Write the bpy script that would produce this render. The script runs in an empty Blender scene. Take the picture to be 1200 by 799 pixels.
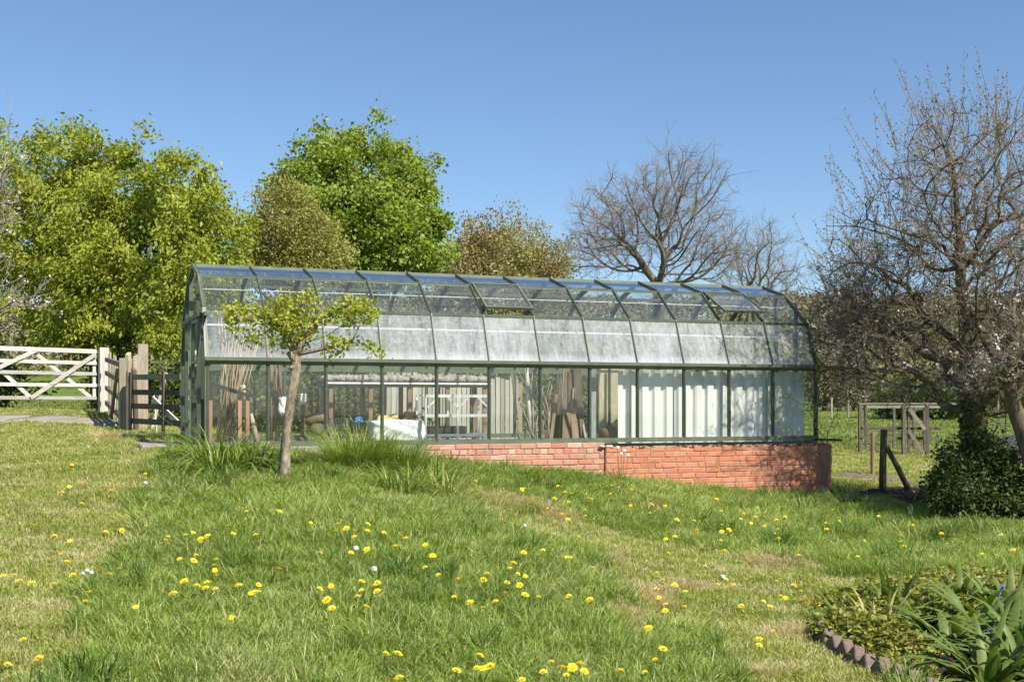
import bpy, bmesh, math, random
import numpy as np
from mathutils import Vector, Matrix

random.seed(7)
RNG = np.random.default_rng(11)
scene = bpy.context.scene
COL = scene.collection

# ------------------------------------------------------------------ camera
F_PX = 1429.2          # focal length in pixels of a 1200 px wide frame
HOR = 474.0            # picture row of the horizon
EYE = 0.506            # eye height above the greenhouse sill (z = 0)
cam_d = bpy.data.cameras.new('camera')
cam = bpy.data.objects.new('camera', cam_d); COL.objects.link(cam)
cam.location = (0, 0, EYE); cam.rotation_euler = (math.radians(90), 0, 0)
cam_d.sensor_width = 36; cam_d.lens = F_PX / 1200 * 36
cam_d.shift_y = (HOR - 399.5) / 1200
cam_d.clip_start = 0.1; cam_d.clip_end = 3000
scene.camera = cam

# ------------------------------------------------------------------ sky, sun, exposure
SUN_DIR = Vector((0.70, -0.714, math.tan(math.radians(49)))).normalized()   # towards the sun
world = bpy.data.worlds.new('World'); scene.world = world; world.use_nodes = True
wn = world.node_tree; wn.nodes.clear()
sky = wn.nodes.new('ShaderNodeTexSky'); sky.sky_type = 'NISHITA'; sky.sun_disc = False
sky.sun_elevation = math.radians(49); sky.sun_rotation = math.atan2(SUN_DIR.x, SUN_DIR.y)
sky.altitude = 0; sky.air_density = 1.0; sky.dust_density = 0.25; sky.ozone_density = 6.0
bgn = wn.nodes.new('ShaderNodeBackground'); bgn.inputs['Strength'].default_value = 0.085
won = wn.nodes.new('ShaderNodeOutputWorld')
wn.links.new(sky.outputs[0], bgn.inputs[0]); wn.links.new(bgn.outputs[0], won.inputs[0])
sun_d = bpy.data.lights.new('sun', 'SUN'); sun_d.energy = 5.0; sun_d.angle = math.radians(0.53)
sun_d.color = (1.0, 0.93, 0.82)
sun = bpy.data.objects.new('sun', sun_d); COL.objects.link(sun)
sun.rotation_euler = SUN_DIR.to_track_quat('Z', 'Y').to_euler()
sun.location = (20, -15, 30)
scene.view_settings.view_transform = 'Standard'; scene.view_settings.look = 'None'
scene.view_settings.exposure = 0.78; scene.view_settings.gamma = 1.0
scene.view_settings.use_curve_mapping = False
try:
    scene.cycles.transparent_max_bounces = 40
    scene.cycles.max_bounces = 8; scene.cycles.transmission_bounces = 4
    scene.cycles.caustics_reflective = False; scene.cycles.caustics_refractive = False
    scene.cycles.use_denoising = True
except Exception:
    pass

# ------------------------------------------------------------------ helpers
def lin(*c):
    """sRGB 0-255 -> linear"""
    return tuple(((v/255)/12.92 if v/255 <= .04045 else ((v/255+.055)/1.055)**2.4) for v in c)

class NT:
    def __init__(s, name):
        s.m = bpy.data.materials.new(name); s.m.use_nodes = True
        s.t = s.m.node_tree; s.t.nodes.clear()
        s.out = s.n('ShaderNodeOutputMaterial')
    def n(s, typ, **kw):
        nd = s.t.nodes.new(typ)
        for k, v in kw.items(): setattr(nd, k, v)
        return nd
    def l(s, a, b): s.t.links.new(a, b)
    def coord(s, which='Object', scale=(1,1,1)):
        tc = s.n('ShaderNodeTexCoord'); mp = s.n('ShaderNodeMapping')
        mp.inputs['Scale'].default_value = scale
        s.l(tc.outputs[which], mp.inputs[0]); return mp.outputs[0]
    def worldpos(s, scale=(1,1,1)):
        g = s.n('ShaderNodeNewGeometry'); mp = s.n('ShaderNodeMapping')
        mp.inputs['Scale'].default_value = scale
        s.l(g.outputs['Position'], mp.inputs[0]); return mp.outputs[0]
    def noise(s, vec, scale, detail=4, rough=.55):
        nz = s.n('ShaderNodeTexNoise'); nz.inputs['Scale'].default_value = scale
        nz.inputs['Detail'].default_value = detail; nz.inputs['Roughness'].default_value = rough
        if vec is not None: s.l(vec, nz.inputs['Vector'])
        return nz.outputs['Fac']
    def ramp(s, fac, stops):
        r = s.n('ShaderNodeValToRGB'); e = r.color_ramp.elements
        while len(e) < len(stops): e.new(.5)
        for i, (p, c) in enumerate(stops):
            e[i].position = p; e[i].color = (*c, 1) if len(c) == 3 else c
        s.l(fac, r.inputs[0]); return r.outputs[0]
    def mix(s, fac, a, b, mode='MIX'):
        m = s.n('ShaderNodeMix', data_type='RGBA', blend_type=mode)
        for sock, v in ((m.inputs[0], fac), (m.inputs[6], a), (m.inputs[7], b)):
            if hasattr(v, 'is_output'): s.l(v, sock)
            elif isinstance(v, (int, float)): sock.default_value = v
            else: sock.default_value = (*v, 1)
        return m.outputs[2]
    def math(s, op, a, b=0.0):
        m = s.n('ShaderNodeMath', operation=op)
        for sock, v in ((m.inputs[0], a), (m.inputs[1], b)):
            if hasattr(v, 'is_output'): s.l(v, sock)
            else: sock.default_value = v
        return m.outputs[0]
    def bump(s, h, strength=.3, dist=.02):
        b = s.n('ShaderNodeBump'); b.inputs['Strength'].default_value = strength
        b.inputs['Distance'].default_value = dist; s.l(h, b.inputs['Height']); return b.outputs[0]
    def pbr(s, col, rough=.7, normal=None, metal=0.0, spec=.4, translucent=None):
        p = s.n('ShaderNodeBsdfPrincipled')
        if hasattr(col, 'is_output'): s.l(col, p.inputs['Base Color'])
        else: p.inputs['Base Color'].default_value = (*col, 1)
        if hasattr(rough, 'is_output'): s.l(rough, p.inputs['Roughness'])
        else: p.inputs['Roughness'].default_value = rough
        p.inputs['Metallic'].default_value = metal
        p.inputs['Specular IOR Level'].default_value = spec
        if normal is not None: s.l(normal, p.inputs['Normal'])
        sh = p.outputs[0]
        if translucent:
            tr = s.n('ShaderNodeBsdfTranslucent')
            w, tint = translucent
            tc = s.mix(1.0, col, tint, 'MULTIPLY')
            s.l(tc, tr.inputs[0])
            mx = s.n('ShaderNodeMixShader'); mx.inputs[0].default_value = w
            s.l(sh, mx.inputs[1]); s.l(tr.outputs[0], mx.inputs[2]); sh = mx.outputs[0]
        s.l(sh, s.out.inputs[0]); return s.m

def rnd_of(nt):
    return nt.n('ShaderNodeObjectInfo').outputs['Random']

def mat_foliage(name, cols, pos_scale=.6, trans=.42, rough=.5, tint=(1.25,1.2,.5), fine=7.0):
    """leaf material: hue wanders over the plant (noise) and from leaf to leaf (fine noise)"""
    nt = NT(name)
    w = nt.worldpos()
    a = nt.noise(w, pos_scale, 3); b = nt.noise(w, fine, 2, .7)
    f = nt.math('ADD', nt.math('MULTIPLY', a, .45), nt.math('MULTIPLY', b, .55))
    n = len(cols)
    c = nt.ramp(f, [(.30 + .40*i/(n-1), cols[i]) for i in range(n)])
    return nt.pbr(c, rough, None, 0, .35, (trans, tint))

def mat_grass(name, cols, dry, dry_amt=.3, patch=.35, trans=.35):
    nt = NT(name)
    w = nt.worldpos()
    r = rnd_of(nt)
    big = nt.noise(w, patch, 3); fine = nt.noise(w, 30, 2, .7)
    f = nt.math('ADD', nt.math('ADD', nt.math('MULTIPLY', big, .5), nt.math('MULTIPLY', r, .22)), nt.math('MULTIPLY', fine, .28))
    n = len(cols)
    c = nt.ramp(f, [(.28 + .44*i/(n-1), cols[i]) for i in range(n)])
    d = nt.noise(w, patch*3.1, 3); d2 = nt.math('ADD', nt.math('MULTIPLY', d, .6), nt.math('MULTIPLY', nt.noise(w, 55, 1), .4))
    df = nt.ramp(d2, [(.62-dry_amt*.5, (0,0,0)), (.75-dry_amt*.4, (1,1,1))])
    c = nt.mix(df, c, dry)
    return nt.pbr(c, .5, None, 0, .3, (trans, (1.15,1.2,.5)))

def mat_wood(name, c1, c2, scale=6, along=(1,1,8), rough=.85, bump=.5):
    nt = NT(name)
    sc = tuple(scale/ a for a in along)
    v = nt.coord('Object', tuple(scale*8/a for a in along))
    r = rnd_of(nt)
    n1 = nt.noise(v, 1.0, 6, .65)
    c = nt.ramp(n1, [(.25, c1), (.7, c2)])
    hs = nt.n('ShaderNodeHueSaturation'); nt.l(c, hs.inputs['Color'])
    nt.l(nt.math('ADD', nt.math('MULTIPLY', r, .5), .75), hs.inputs['Value'])
    return nt.pbr(hs.outputs[0], rough, nt.bump(n1, bump, .004))

def mat_plain(name, c1, c2, scale=8, rough=.6, bump=.15, metal=0, spec=.4, detail=5, lo=.35, hi=.68, bdist=.004):
    nt = NT(name)
    v = nt.coord('Object')
    n1 = nt.noise(v, scale, detail, .6)
    c = nt.ramp(n1, [(lo, c1), (hi, c2)])
    return nt.pbr(c, rough, nt.bump(n1, bump, bdist) if bump else None, metal, spec)

def mat_bark(name, c1, c2, c3, scale=9):
    nt = NT(name)
    w = nt.worldpos((1,1,.45))
    n1 = nt.noise(w, scale, 6, .7); n2 = nt.noise(w, scale*.35, 4, .7)
    c = nt.ramp(n1, [(.36, c1), (.60, c2)])
    c = nt.mix(nt.ramp(n2, [(.5,(0,0,0)),(.66,(1,1,1))]), c, c3)
    return nt.pbr(c, .9, nt.bump(n1, .8, .02), 0, .2)

# --- mesh collecting
class MB:
    def __init__(s): s.v = []; s.f = []
    def add(s, verts, faces):
        o = len(s.v); s.v.extend([tuple(map(float, p)) for p in verts]); s.f.extend([tuple(i+o for i in f) for f in faces]); return s
    def box(s, lo, hi, bev=0.0):
        x0,y0,z0 = lo; x1,y1,z1 = hi
        if bev <= 0:
            return s.add([(x0,y0,z0),(x1,y0,z0),(x1,y1,z0),(x0,y1,z0),(x0,y0,z1),(x1,y0,z1),(x1,y1,z1),(x0,y1,z1)],
                [(3,2,1,0),(4,5,6,7),(0,1,5,4),(1,2,6,5),(2,3,7,6),(3,0,4,7)])
        bm = bmesh.new(); bmesh.ops.create_cube(bm, size=1)
        for v in bm.verts:
            v.co = Vector((x0+(v.co.x+.5)*(x1-x0), y0+(v.co.y+.5)*(y1-y0), z0+(v.co.z+.5)*(z1-z0)))
        bmesh.ops.bevel(bm, geom=list(bm.edges), offset=bev, segments=1, affect='EDGES')
        bm.verts.index_update()
        s.add([v.co for v in bm.verts], [[v.index for v in f.verts] for f in bm.faces]); bm.free(); return s
    def beam(s, a, b, w, h, up=(0,0,1)):
        """rectangular bar from a to b; w across, h along up"""
        a = Vector(a); b = Vector(b); d = (b-a).normalized(); u = Vector(up)
        if abs(d.dot(u)) > .98: u = Vector((0,1,0)) if abs(d.y) < .9 else Vector((1,0,0))
        r = d.cross(u).normalized(); u = r.cross(d).normalized()
        vs = []
        for p in (a, b):
            for i, j in ((-1,-1),(1,-1),(1,1),(-1,1)):
                vs.append(p + r*(w/2*i) + u*(h/2*j))
        return s.add(vs, [(0,1,2,3)[::-1],(4,5,6,7),(0,1,5,4),(1,2,6,5),(2,3,7,6),(3,0,4,7)])
    def tube(s, pts, rad, n=8, cap=True):
        pts = [Vector(p) for p in pts]
        if not hasattr(rad, '__len__'): rad = [rad]*len(pts)
        o = len(s.v); ref = Vector((0.31,0.17,.93))
        for i, p in enumerate(pts):
            d = (pts[min(i+1,len(pts)-1)] - pts[max(i-1,0)])
            d = d.normalized() if d.length > 1e-9 else Vector((0,0,1))
            rf = ref if abs(d.dot(ref)) < .95 else Vector((1,0,0))
            r = d.cross(rf).normalized(); u = r.cross(d)
            for k in range(n):
                t = 2*math.pi*k/n
                q = p + r*(math.cos(t)*rad[i]) + u*(math.sin(t)*rad[i]); s.v.append(tuple(q))
        for i in range(len(pts)-1):
            for k in range(n):
                a = o+i*n+k; b = o+i*n+(k+1)%n
                s.f.append((a, b, b+n, a+n))
        if cap:
            s.f.append(tuple(o+k for k in range(n))[::-1]); s.f.append(tuple(o+(len(pts)-1)*n+k for k in range(n)))
        return s
    def prism(s, poly, axis_a, axis_b, origin, depth):
        """extrude 2D polygon"""
        A = Vector(axis_a); B = Vector(axis_b); O = Vector(origin); D = Vector(depth)
        n = len(poly)
        vs = [O + A*p[0] + B*p[1] for p in poly] + [O + A*p[0] + B*p[1] + D for p in poly]
        fs = [tuple(range(n))[::-1], tuple(range(n, 2*n))] + [(i,(i+1)%n,(i+1)%n+n,i+n) for i in range(n)]
        return s.add(vs, fs)
    def mesh(s, name, smooth=False):
        m = bpy.data.meshes.new(name); m.from_pydata(s.v, [], s.f); m.validate()
        if smooth: m.polygons.foreach_set('use_smooth', [True]*len(m.polygons))
        m.update(); return m
    def build(s, name, mat, parent=None, smooth=False):
        return link(name, s.mesh(name, smooth), mat, parent)

def link(name, me, mat=None, parent=None):
    if mat is not None and me is not None and len(me.materials) == 0: me.materials.append(mat)
    o = bpy.data.objects.new(name, me); COL.objects.link(o)
    if parent is not None: o.parent = parent
    return o

def np_mesh(name, verts, faces, smooth=False):
    """fast mesh from arrays; faces (n,3) or (n,4)"""
    me = bpy.data.meshes.new(name)
    verts = np.asarray(verts, np.float32); faces = np.asarray(faces, np.int32)
    k = faces.shape[1]; nf = len(faces)
    me.vertices.add(len(verts)); me.vertices.foreach_set('co', verts.ravel())
    me.loops.add(nf*k); me.loops.foreach_set('vertex_index', faces.ravel())
    me.polygons.add(nf); me.polygons.foreach_set('loop_start', np.arange(0, nf*k, k, dtype=np.int32))
    if smooth: me.polygons.foreach_set('use_smooth', np.ones(nf, bool))
    me.update(calc_edges=True); me.validate(); return me

def thing(name, label, cat, loc=(0,0,0), rz=0, group=None):
    o = bpy.data.objects.new(name, None); COL.objects.link(o)
    o.empty_display_size = .1
    o.location = loc; o.rotation_euler = (0,0,rz)
    return tag(o, label, cat, group)
def tag(o, label=None, cat=None, group=None, kind=None):
    if label: o['label'] = label
    if cat: o['category'] = cat
    if group: o['group'] = group
    if kind: o['kind'] = kind
    return o
def dup(root, loc=None, rz=None, label=None, scale=None):
    r = root.copy(); COL.objects.link(r)
    if loc is not None: r.location = loc
    if rz is not None: r.rotation_euler = (0,0,rz)
    if scale is not None: r.scale = (scale,)*3
    if label: r['label'] = label
    for ch in list(root.children):
        c = ch.copy(); COL.objects.link(c); c.parent = r
        for g in list(ch.children):
            d = g.copy(); COL.objects.link(d); d.parent = c
    return r

# ------------------------------------------------------------------ terrain height
def at(px, py, d):
    return Vector(((px-600)/F_PX*d, d, EYE-(py-HOR)/F_PX*d))

_ctl = [  # picture column, row and distance of measured spots on the ground
 (243,527,14.88),(333,566,12.8),(0,560,13.2),(0,520,17),(0,497,21),(0,640,10),(-150,560,13),(-150,510,20),
 (60,483,24.5),(121,488,24),(150,505,20),(200,514,18),(60,478,27.5),
 (600,799,6.5),(0,799,6.1),(1000,799,7.0),(1200,799,7.2),(300,799,6.3),
 (420,540,15.2),(511,538,15.9),(600,545,16.4),(700,556,16.8),(780,567,17.2),(850,576,17.5),(970,584,17.9),
 (750,640,12.8),(1000,700,9.7),(1000,612,15.6),(1190,606,15.4),(1190,650,12.5),(900,650,12.3),(640,610,12.8),
 (500,600,11.7),(500,680,9.0),(300,680,8.8),(150,620,10.6),(850,720,9.0),(420,575,13.2),
 (1037,577,17.5),(1022,556,20.5),(1050,533,27),(1190,545,26),(1100,520,33),
 (300,516,21),(450,520,23),(600,522,25),(800,528,27),(1350,620,14),(1350,560,24)]
_C = np.array([at(*c)[:] for c in _ctl] + [(0,0,-1.1),(-6,0,-.95),(6,0,-1.2),(0,-8,-1.5),(-12,4,-.5),(12,4,-1.2),(-14,14,-.1),(-16,26,.6)])
def _U(r2): return np.where(r2 > 1e-12, .5*r2*np.log(np.maximum(r2,1e-12)), 0.0)
_n = len(_C)
_K = _U(((_C[:,None,:2]-_C[None,:,:2])**2).sum(-1)) + np.eye(_n)*1.5
_A = np.zeros((_n+3,_n+3)); _A[:_n,:_n] = _K; _A[:_n,_n] = 1; _A[:_n,_n+1:] = _C[:,:2]; _A[_n,:_n] = 1; _A[_n+1:,:_n] = _C[:,:2].T
_W = np.linalg.solve(_A, np.concatenate([_C[:,2], [0,0,0]]))
def sstep(a, b, x):
    t = np.clip((x-a)/(b-a), 0, 1); return t*t*(3-2*t)
def ground(x, y):
    x = np.asarray(x, float); y = np.asarray(y, float); sh = x.shape
    x = x.ravel(); y = y.ravel()
    xc = np.clip(x, -22, 22); yc = np.clip(y, -10, 40)
    out = np.empty(len(x))
    for i in range(0, len(x), 20000):
        r2 = (xc[i:i+20000,None]-_C[None,:,0])**2 + (yc[i:i+20000,None]-_C[None,:,1])**2
        out[i:i+20000] = _U(r2)@_W[:_n]
    near = out + _W[_n] + _W[_n+1]*xc + _W[_n+2]*yc
    far = -.55 + .0085*np.clip(y-28,0,150) + .035*np.clip(-x-4,0,40)
    hill = sstep(120, 330, y + .12*np.abs(x))*(19 + 3*np.sin(x*.012+1.2) + .012*np.clip(x,-200,300))
    hill = hill + 22*sstep(330, 900, y)
    k = np.maximum(sstep(24, 38, y), sstep(15, 21, np.abs(x)))
    z = near*(1-k) + far*k + hill
    z = z + .018*np.sin(x*2.3+1.7*np.sin(y*1.1))*np.sin(y*2.9+.6) + .01*np.sin(x*5.1+y*3.3)
    return z.reshape(sh)
def gz(x, y): return float(ground(np.array([x]), np.array([y]))[0])
_D = np.concatenate([np.arange(3,34,.03), np.arange(34,140,.4)])
def gp(px, py, h=0.0):
    """the spot of ground (or h above it) that lies under a picture position"""
    X = (px-600)/F_PX*_D; Z = EYE-(py-HOR)/F_PX*_D
    g = ground(X, _D) + h
    i = int(np.argmax(Z <= g)) if (Z <= g).any() else len(_D)-1
    return Vector((X[i], _D[i], g[i]-h))
def gpoly(pts): return np.array([gp(*p)[:2] for p in pts])
def inside(poly, x, y):
    x = np.asarray(x); y = np.asarray(y); r = np.zeros(x.shape, bool); n = len(poly); j = n-1
    for i in range(n):
        xi, yi = poly[i]; xj, yj = poly[j]
        c = ((yi > y) != (yj > y)) & (x < (xj-xi)*(y-yi)/((yj-yi) if abs(yj-yi) > 1e-9 else 1e-9) + xi)
        r ^= c; j = i
    return r
# greenhouse frame: u along the front to the right, v into the house
GH0 = Vector((-3.715, 14.880, 0)); GTH = 0.3631
GU = Vector((math.cos(GTH), math.sin(GTH), 0)); GV = Vector((-math.sin(GTH), math.cos(GTH), 0))
def gh(u, v, z=0): return GH0 + GU*u + GV*v + Vector((0,0,z))
P = 0.73; NB = 12; GL = P*NB
HE, I2, H2, I3, H3, I4, H4 = 1.075, .249, 1.705, .80, 2.164, 1.434, 2.356
SPAN = 2*I4
# ------------------------------------------------------------------ ground sheet
def axis(fine_lo, fine_hi, step, lo, hi, grow=1.16):
    a = list(np.arange(fine_lo, fine_hi+1e-6, step))
    s = step; x = a[-1]
    while x < hi: s *= grow; x += s; a.append(x)
    s = step; x = a[0]; b = []
    while x > lo: s *= grow; x -= s; b.append(x)
    return np.array(b[::-1]+a)
gx = axis(-11, 11, .16, -900, 900); gy = axis(3, 30, .16, -60, 1500)
GX, GY = np.meshgrid(gx, gy)
GZ = ground(GX, GY)
# the terrain steps down a little under the house so that its floor lies clear of the soil
_u = (GX-GH0.x)*GU.x + (GY-GH0.y)*GU.y; _v = (GX-GH0.x)*GV.x + (GY-GH0.y)*GV.y
GZ = np.where((_u > -.02) & (_u < GL+.1) & (_v > .12) & (_v < SPAN-.1), np.minimum(GZ, -.2), GZ)
nx, ny = len(gx), len(gy)
idx = np.arange(nx*ny).reshape(ny, nx)
faces = np.stack([idx[:-1,:-1], idx[:-1,1:], idx[1:,1:], idx[1:,:-1]], -1).reshape(-1,4)
nt = NT('meadow_ground')
w = nt.worldpos()
n1 = nt.noise(w, .45, 4); n2 = nt.noise(w, 14, 5, .7); n3 = nt.noise(w, 1.7, 4)
c = nt.ramp(n2, [(.3, (.05,.062,.014)), (.55, (.10,.15,.028)), (.75, (.17,.21,.05))])
c = nt.mix(nt.ramp(n3, [(.52,(0,0,0)),(.72,(1,1,1))]), c, (.17,.16,.06))
c = nt.mix(nt.math('MULTIPLY', nt.ramp(n1, [(.4,(0,0,0)),(.7,(1,1,1))]), .5), c, (.13,.20,.035))
M_GROUND = nt.pbr(c, .95, nt.bump(n2, .6, .03), 0, .1)
ground_o = link('ground', np_mesh('ground', np.stack([GX,GY,GZ],-1).reshape(-1,3), faces, True), M_GROUND)
tag(ground_o, 'sloping green meadow ground rising to the greenhouse and hills', 'ground', kind='structure')

def drape(name, poly_pts, mat, lift=.03, step=.12, jit=0.0, edge_drop=.05, parent=None, rise=None):
    """a sheet lying on the ground inside a polygon (world xy)"""
    poly = np.array(poly_pts); lo = poly.min(0); hi = poly.max(0)
    xs = np.arange(lo[0]-step, hi[0]+2*step, step); ys = np.arange(lo[1]-step, hi[1]+2*step, step)
    X, Y = np.meshgrid(xs, ys); ins = inside(poly, X, Y)
    cell = ins[:-1,:-1] & ins[:-1,1:] & ins[1:,1:] & ins[1:,:-1]
    Z = ground(X, Y) + lift + (RNG.normal(0, jit, X.shape) if jit else 0)
    # outer vertices sink into the ground
    e = np.zeros(X.shape, bool)
    pad = np.pad(ins, 1)
    e = ins & ~(pad[:-2,1:-1] & pad[2:,1:-1] & pad[1:-1,:-2] & pad[1:-1,2:])
    Z = np.where(e, ground(X,Y) - edge_drop, Z)
    id_ = np.arange(X.size).reshape(X.shape)
    fs = np.stack([id_[:-1,:-1], id_[:-1,1:], id_[1:,1:], id_[1:,:-1]], -1)[cell]
    used = np.unique(fs); remap = -np.ones(X.size, int); remap[used] = np.arange(len(used))
    V = np.stack([X,Y,Z],-1).reshape(-1,3)[used]
    return link(name, np_mesh(name, V, remap[fs], True), mat, parent)

# concrete path by the gate, cast in bays with open joints
nt = NT('weathered_concrete')
w = nt.worldpos()
n1 = nt.noise(w, 2.2, 5); n2 = nt.noise(w, 40, 4, .7)
c = nt.ramp(nt.math('ADD', nt.math('MULTIPLY', n1, .6), nt.math('MULTIPLY', n2, .4)), [(.3,(.17,.155,.13)),(.7,(.36,.335,.29))])
M_CONC = nt.pbr(c, .92, nt.bump(n2, .4, .006), 0, .2)
path = thing('path', None, None); tag(path, 'pale concrete path of cast slabs leading to the field gate', 'path', kind='structure')
pa = [(-16.5,22.3),(-14.6,22.6),(-12.9,22.7),(-11.4,22.75),(-10.1,22.8),(-8.95,22.85),(-7.55,22.9),(-6.6,22.6)]
pb = [(-16.5,19.6),(-14.6,19.9),(-12.9,20.2),(-11.4,20.6),(-10.1,20.95),(-8.95,21.2),(-7.75,21.4),(-7.0,21.2)]
for i in range(7):
    a0 = np.array(pa[i]); a1 = np.array(pa[i+1]); b0 = np.array(pb[i]); b1 = np.array(pb[i+1])
    g = .03
    q = []
    N = 7; M = 7
    for r in range(N+1):
        for s_ in range(M+1):
            t = g + (1-2*g)*s_/M
            p = (a0*(1-t)+a1*t)*(r/N) + (b0*(1-t)+b1*t)*(1-r/N); q.append(p)
    q = np.array(q); z = ground(q[:,0], q[:,1]) + .045
    top = np.column_stack([q, z]); bot = np.column_stack([q, z-.12])
    n_ = len(q); fs = []
    for r in range(N):
        for s_ in range(M):
            k = r*(M+1)+s_; fs.append((k,k+1,k+M+2,k+M+1))
    for r in range(N):
        k = r*(M+1); fs.append((k,k+M+1,k+M+1+n_,k+n_)); k = r*(M+1)+M; fs.append((k,k+n_,k+M+1+n_,k+M+1))
    for s_ in range(M):
        fs.append((s_,s_+n_,s_+1+n_,s_+1)); k = N*(M+1)+s_; fs.append((k,k+1,k+1+n_,k+n_))
    link('slab', np_mesh('slab', np.vstack([top,bot]), fs), M_CONC, path)

# bare earth: flower bed and the shaded strip below the shrub
nt = NT('dark_soil')
w = nt.worldpos(); n2 = nt.noise(w, 26, 6, .7); n1 = nt.noise(w, 3, 3)
c = nt.ramp(n2, [(.3,(.018,.012,.008)),(.7,(.085,.06,.042))])
M_SOIL = nt.pbr(c, 1, nt.bump(n2, 1, .03), 0, .1)
BED = gpoly([(958,742),(985,712),(1040,690),(1110,680),(1260,672),(1330,700),(1330,860),(1130,845),(1086,812),(1010,775)])
bed = drape('flower_bed_soil', BED, M_SOIL, .02, .06, .012)
tag(bed, 'dark crumbly soil of the flower bed behind the tile edging', 'soil', kind='structure')
SHADY = gpoly([(985,581),(1040,587),(1090,602),(1150,613),(1230,620),(1260,600),(1180,590),(1110,572),(1040,571)])
sh = drape('bare_soil', SHADY, M_SOIL, .02, .1, .015)
tag(sh, 'bare brown soil strip below the dark shrub', 'soil', kind='structure')
nt = NT('dry_leaf_mulch'); w = nt.worldpos(); n2 = nt.noise(w, 30, 6, .7)
M_MULCH = nt.pbr(nt.ramp(n2, [(.3,(.09,.07,.045)),(.7,(.28,.23,.16))]), 1, nt.bump(n2, 1, .03), 0, .1)
STRIP = gpoly([(972,556),(1010,553),(1050,559),(1110,571),(1108,577),(1050,567),(1000,562)])
ms = drape('mulch_strip', STRIP, M_MULCH, .02, .1, .012)
tag(ms, 'pale strip of dry mulch crossing the grass by two posts', 'soil', kind='structure')
TRAMP = gpoly([(520,556),(560,572),(640,590),(600,592),(540,580)])

# ------------------------------------------------------------------ grass
protos = {}
def blade_clump(name, n, rad, hmin, hmax, wid, lean, mat, seed, curl=.5, mat2=None, frac=0.0):
    r = np.random.default_rng(seed)
    V = []; Fq = []
    for i in range(n):
        a = r.uniform(0, 2*math.pi); rr = rad*math.sqrt(r.uniform())
        bx, by = rr*math.cos(a), rr*math.sin(a)
        h = r.uniform(hmin, hmax); ld = a + r.normal(0, 1.1); ln = abs(r.normal(lean, .25))*h
        dx, dy = math.cos(ld), math.sin(ld); t = r.uniform(0, 2*math.pi); w_ = wid*r.uniform(.6,1.3)/2
        wx, wy = math.cos(t)*w_, math.sin(t)*w_
        o = len(V)
        m1 = (bx+dx*ln*.22, by+dy*ln*.22, h*.45); m2 = (bx+dx*ln*.6, by+dy*ln*.6, h*.8); tp = (bx+dx*ln*1.05, by+dy*ln*1.05, h*(1-.28*curl*min(1,ln/h)))
        V += [(bx-wx,by-wy,-.02),(bx+wx,by+wy,-.02),(m1[0]-wx,m1[1]-wy,m1[2]),(m1[0]+wx,m1[1]+wy,m1[2]),
              (m2[0]-wx*.7,m2[1]-wy*.7,m2[2]),(m2[0]+wx*.7,m2[1]+wy*.7,m2[2]),tp]
        Fq += [(o,o+1,o+3),(o,o+3,o+2),(o+2,o+3,o+5),(o+2,o+5,o+4),(o+4,o+5,o+6)]
    me = np_mesh(name, V, Fq); me.materials.append(mat)
    if mat2 is not None:
        me.materials.append(mat2); mi = np.repeat((r.uniform(size=n) < frac).astype(np.int32), 5); me.polygons.foreach_set('material_index', mi)
    return bpy.data.objects.new(name, me)

def scatter(name, pts, rot, scl, pid, proto_objs):
    """one object whose points carry the blade clumps (uncountable grass)"""
    c = bpy.data.collections.new(name+'_blades')
    for k, o in enumerate(proto_objs): c.objects.link(o)
    me = bpy.data.meshes.new(name); me.vertices.add(len(pts)); me.vertices.foreach_set('co', np.asarray(pts, np.float32).ravel())
    a = me.attributes.new('rot', 'FLOAT_VECTOR', 'POINT'); a.data.foreach_set('vector', np.asarray(rot, np.float32).ravel())
    a = me.attributes.new('scl', 'FLOAT_VECTOR', 'POINT'); a.data.foreach_set('vector', np.asarray(scl, np.float32).ravel())
    a = me.attributes.new('pid', 'INT', 'POINT'); a.data.foreach_set('value', np.asarray(pid, np.int32))
    o = link(name, me)
    ng = bpy.data.node_groups.new(name, 'GeometryNodeTree')
    ng.interface.new_socket('Geometry', in_out='INPUT', socket_type='NodeSocketGeometry')
    ng.interface.new_socket('Geometry', in_out='OUTPUT', socket_type='NodeSocketGeometry')
    gi = ng.nodes.new('NodeGroupInput'); go = ng.nodes.new('NodeGroupOutput')
    ci = ng.nodes.new('GeometryNodeCollectionInfo'); ci.inputs['Collection'].default_value = c
    ci.inputs['Separate Children'].default_value = True; ci.inputs['Reset Children'].default_value = True
    ip = ng.nodes.new('GeometryNodeInstanceOnPoints'); ip.inputs['Pick Instance'].default_value = True
    def na(n, t):
        x = ng.nodes.new('GeometryNodeInputNamedAttribute'); x.data_type = t; x.inputs['Name'].default_value = n
        return next(s for s in x.outputs if s.enabled and s.name == 'Attribute')
    e2r = ng.nodes.new('FunctionNodeEulerToRotation')
    ng.links.new(na('rot','FLOAT_VECTOR'), e2r.inputs[0]); ng.links.new(e2r.outputs[0], ip.inputs['Rotation'])
    ng.links.new(na('scl','FLOAT_VECTOR'), ip.inputs['Scale'])
    ng.links.new(na('pid','INT'), ip.inputs['Instance Index'])
    ng.links.new(gi.outputs[0], ip.inputs['Points']); ng.links.new(ci.outputs[0], ip.inputs['Instance'])
    ng.links.new(ip.outputs[0], go.inputs[0])
    md = o.modifiers.new('blades', 'NODES'); md.node_group = ng
    return o

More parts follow.
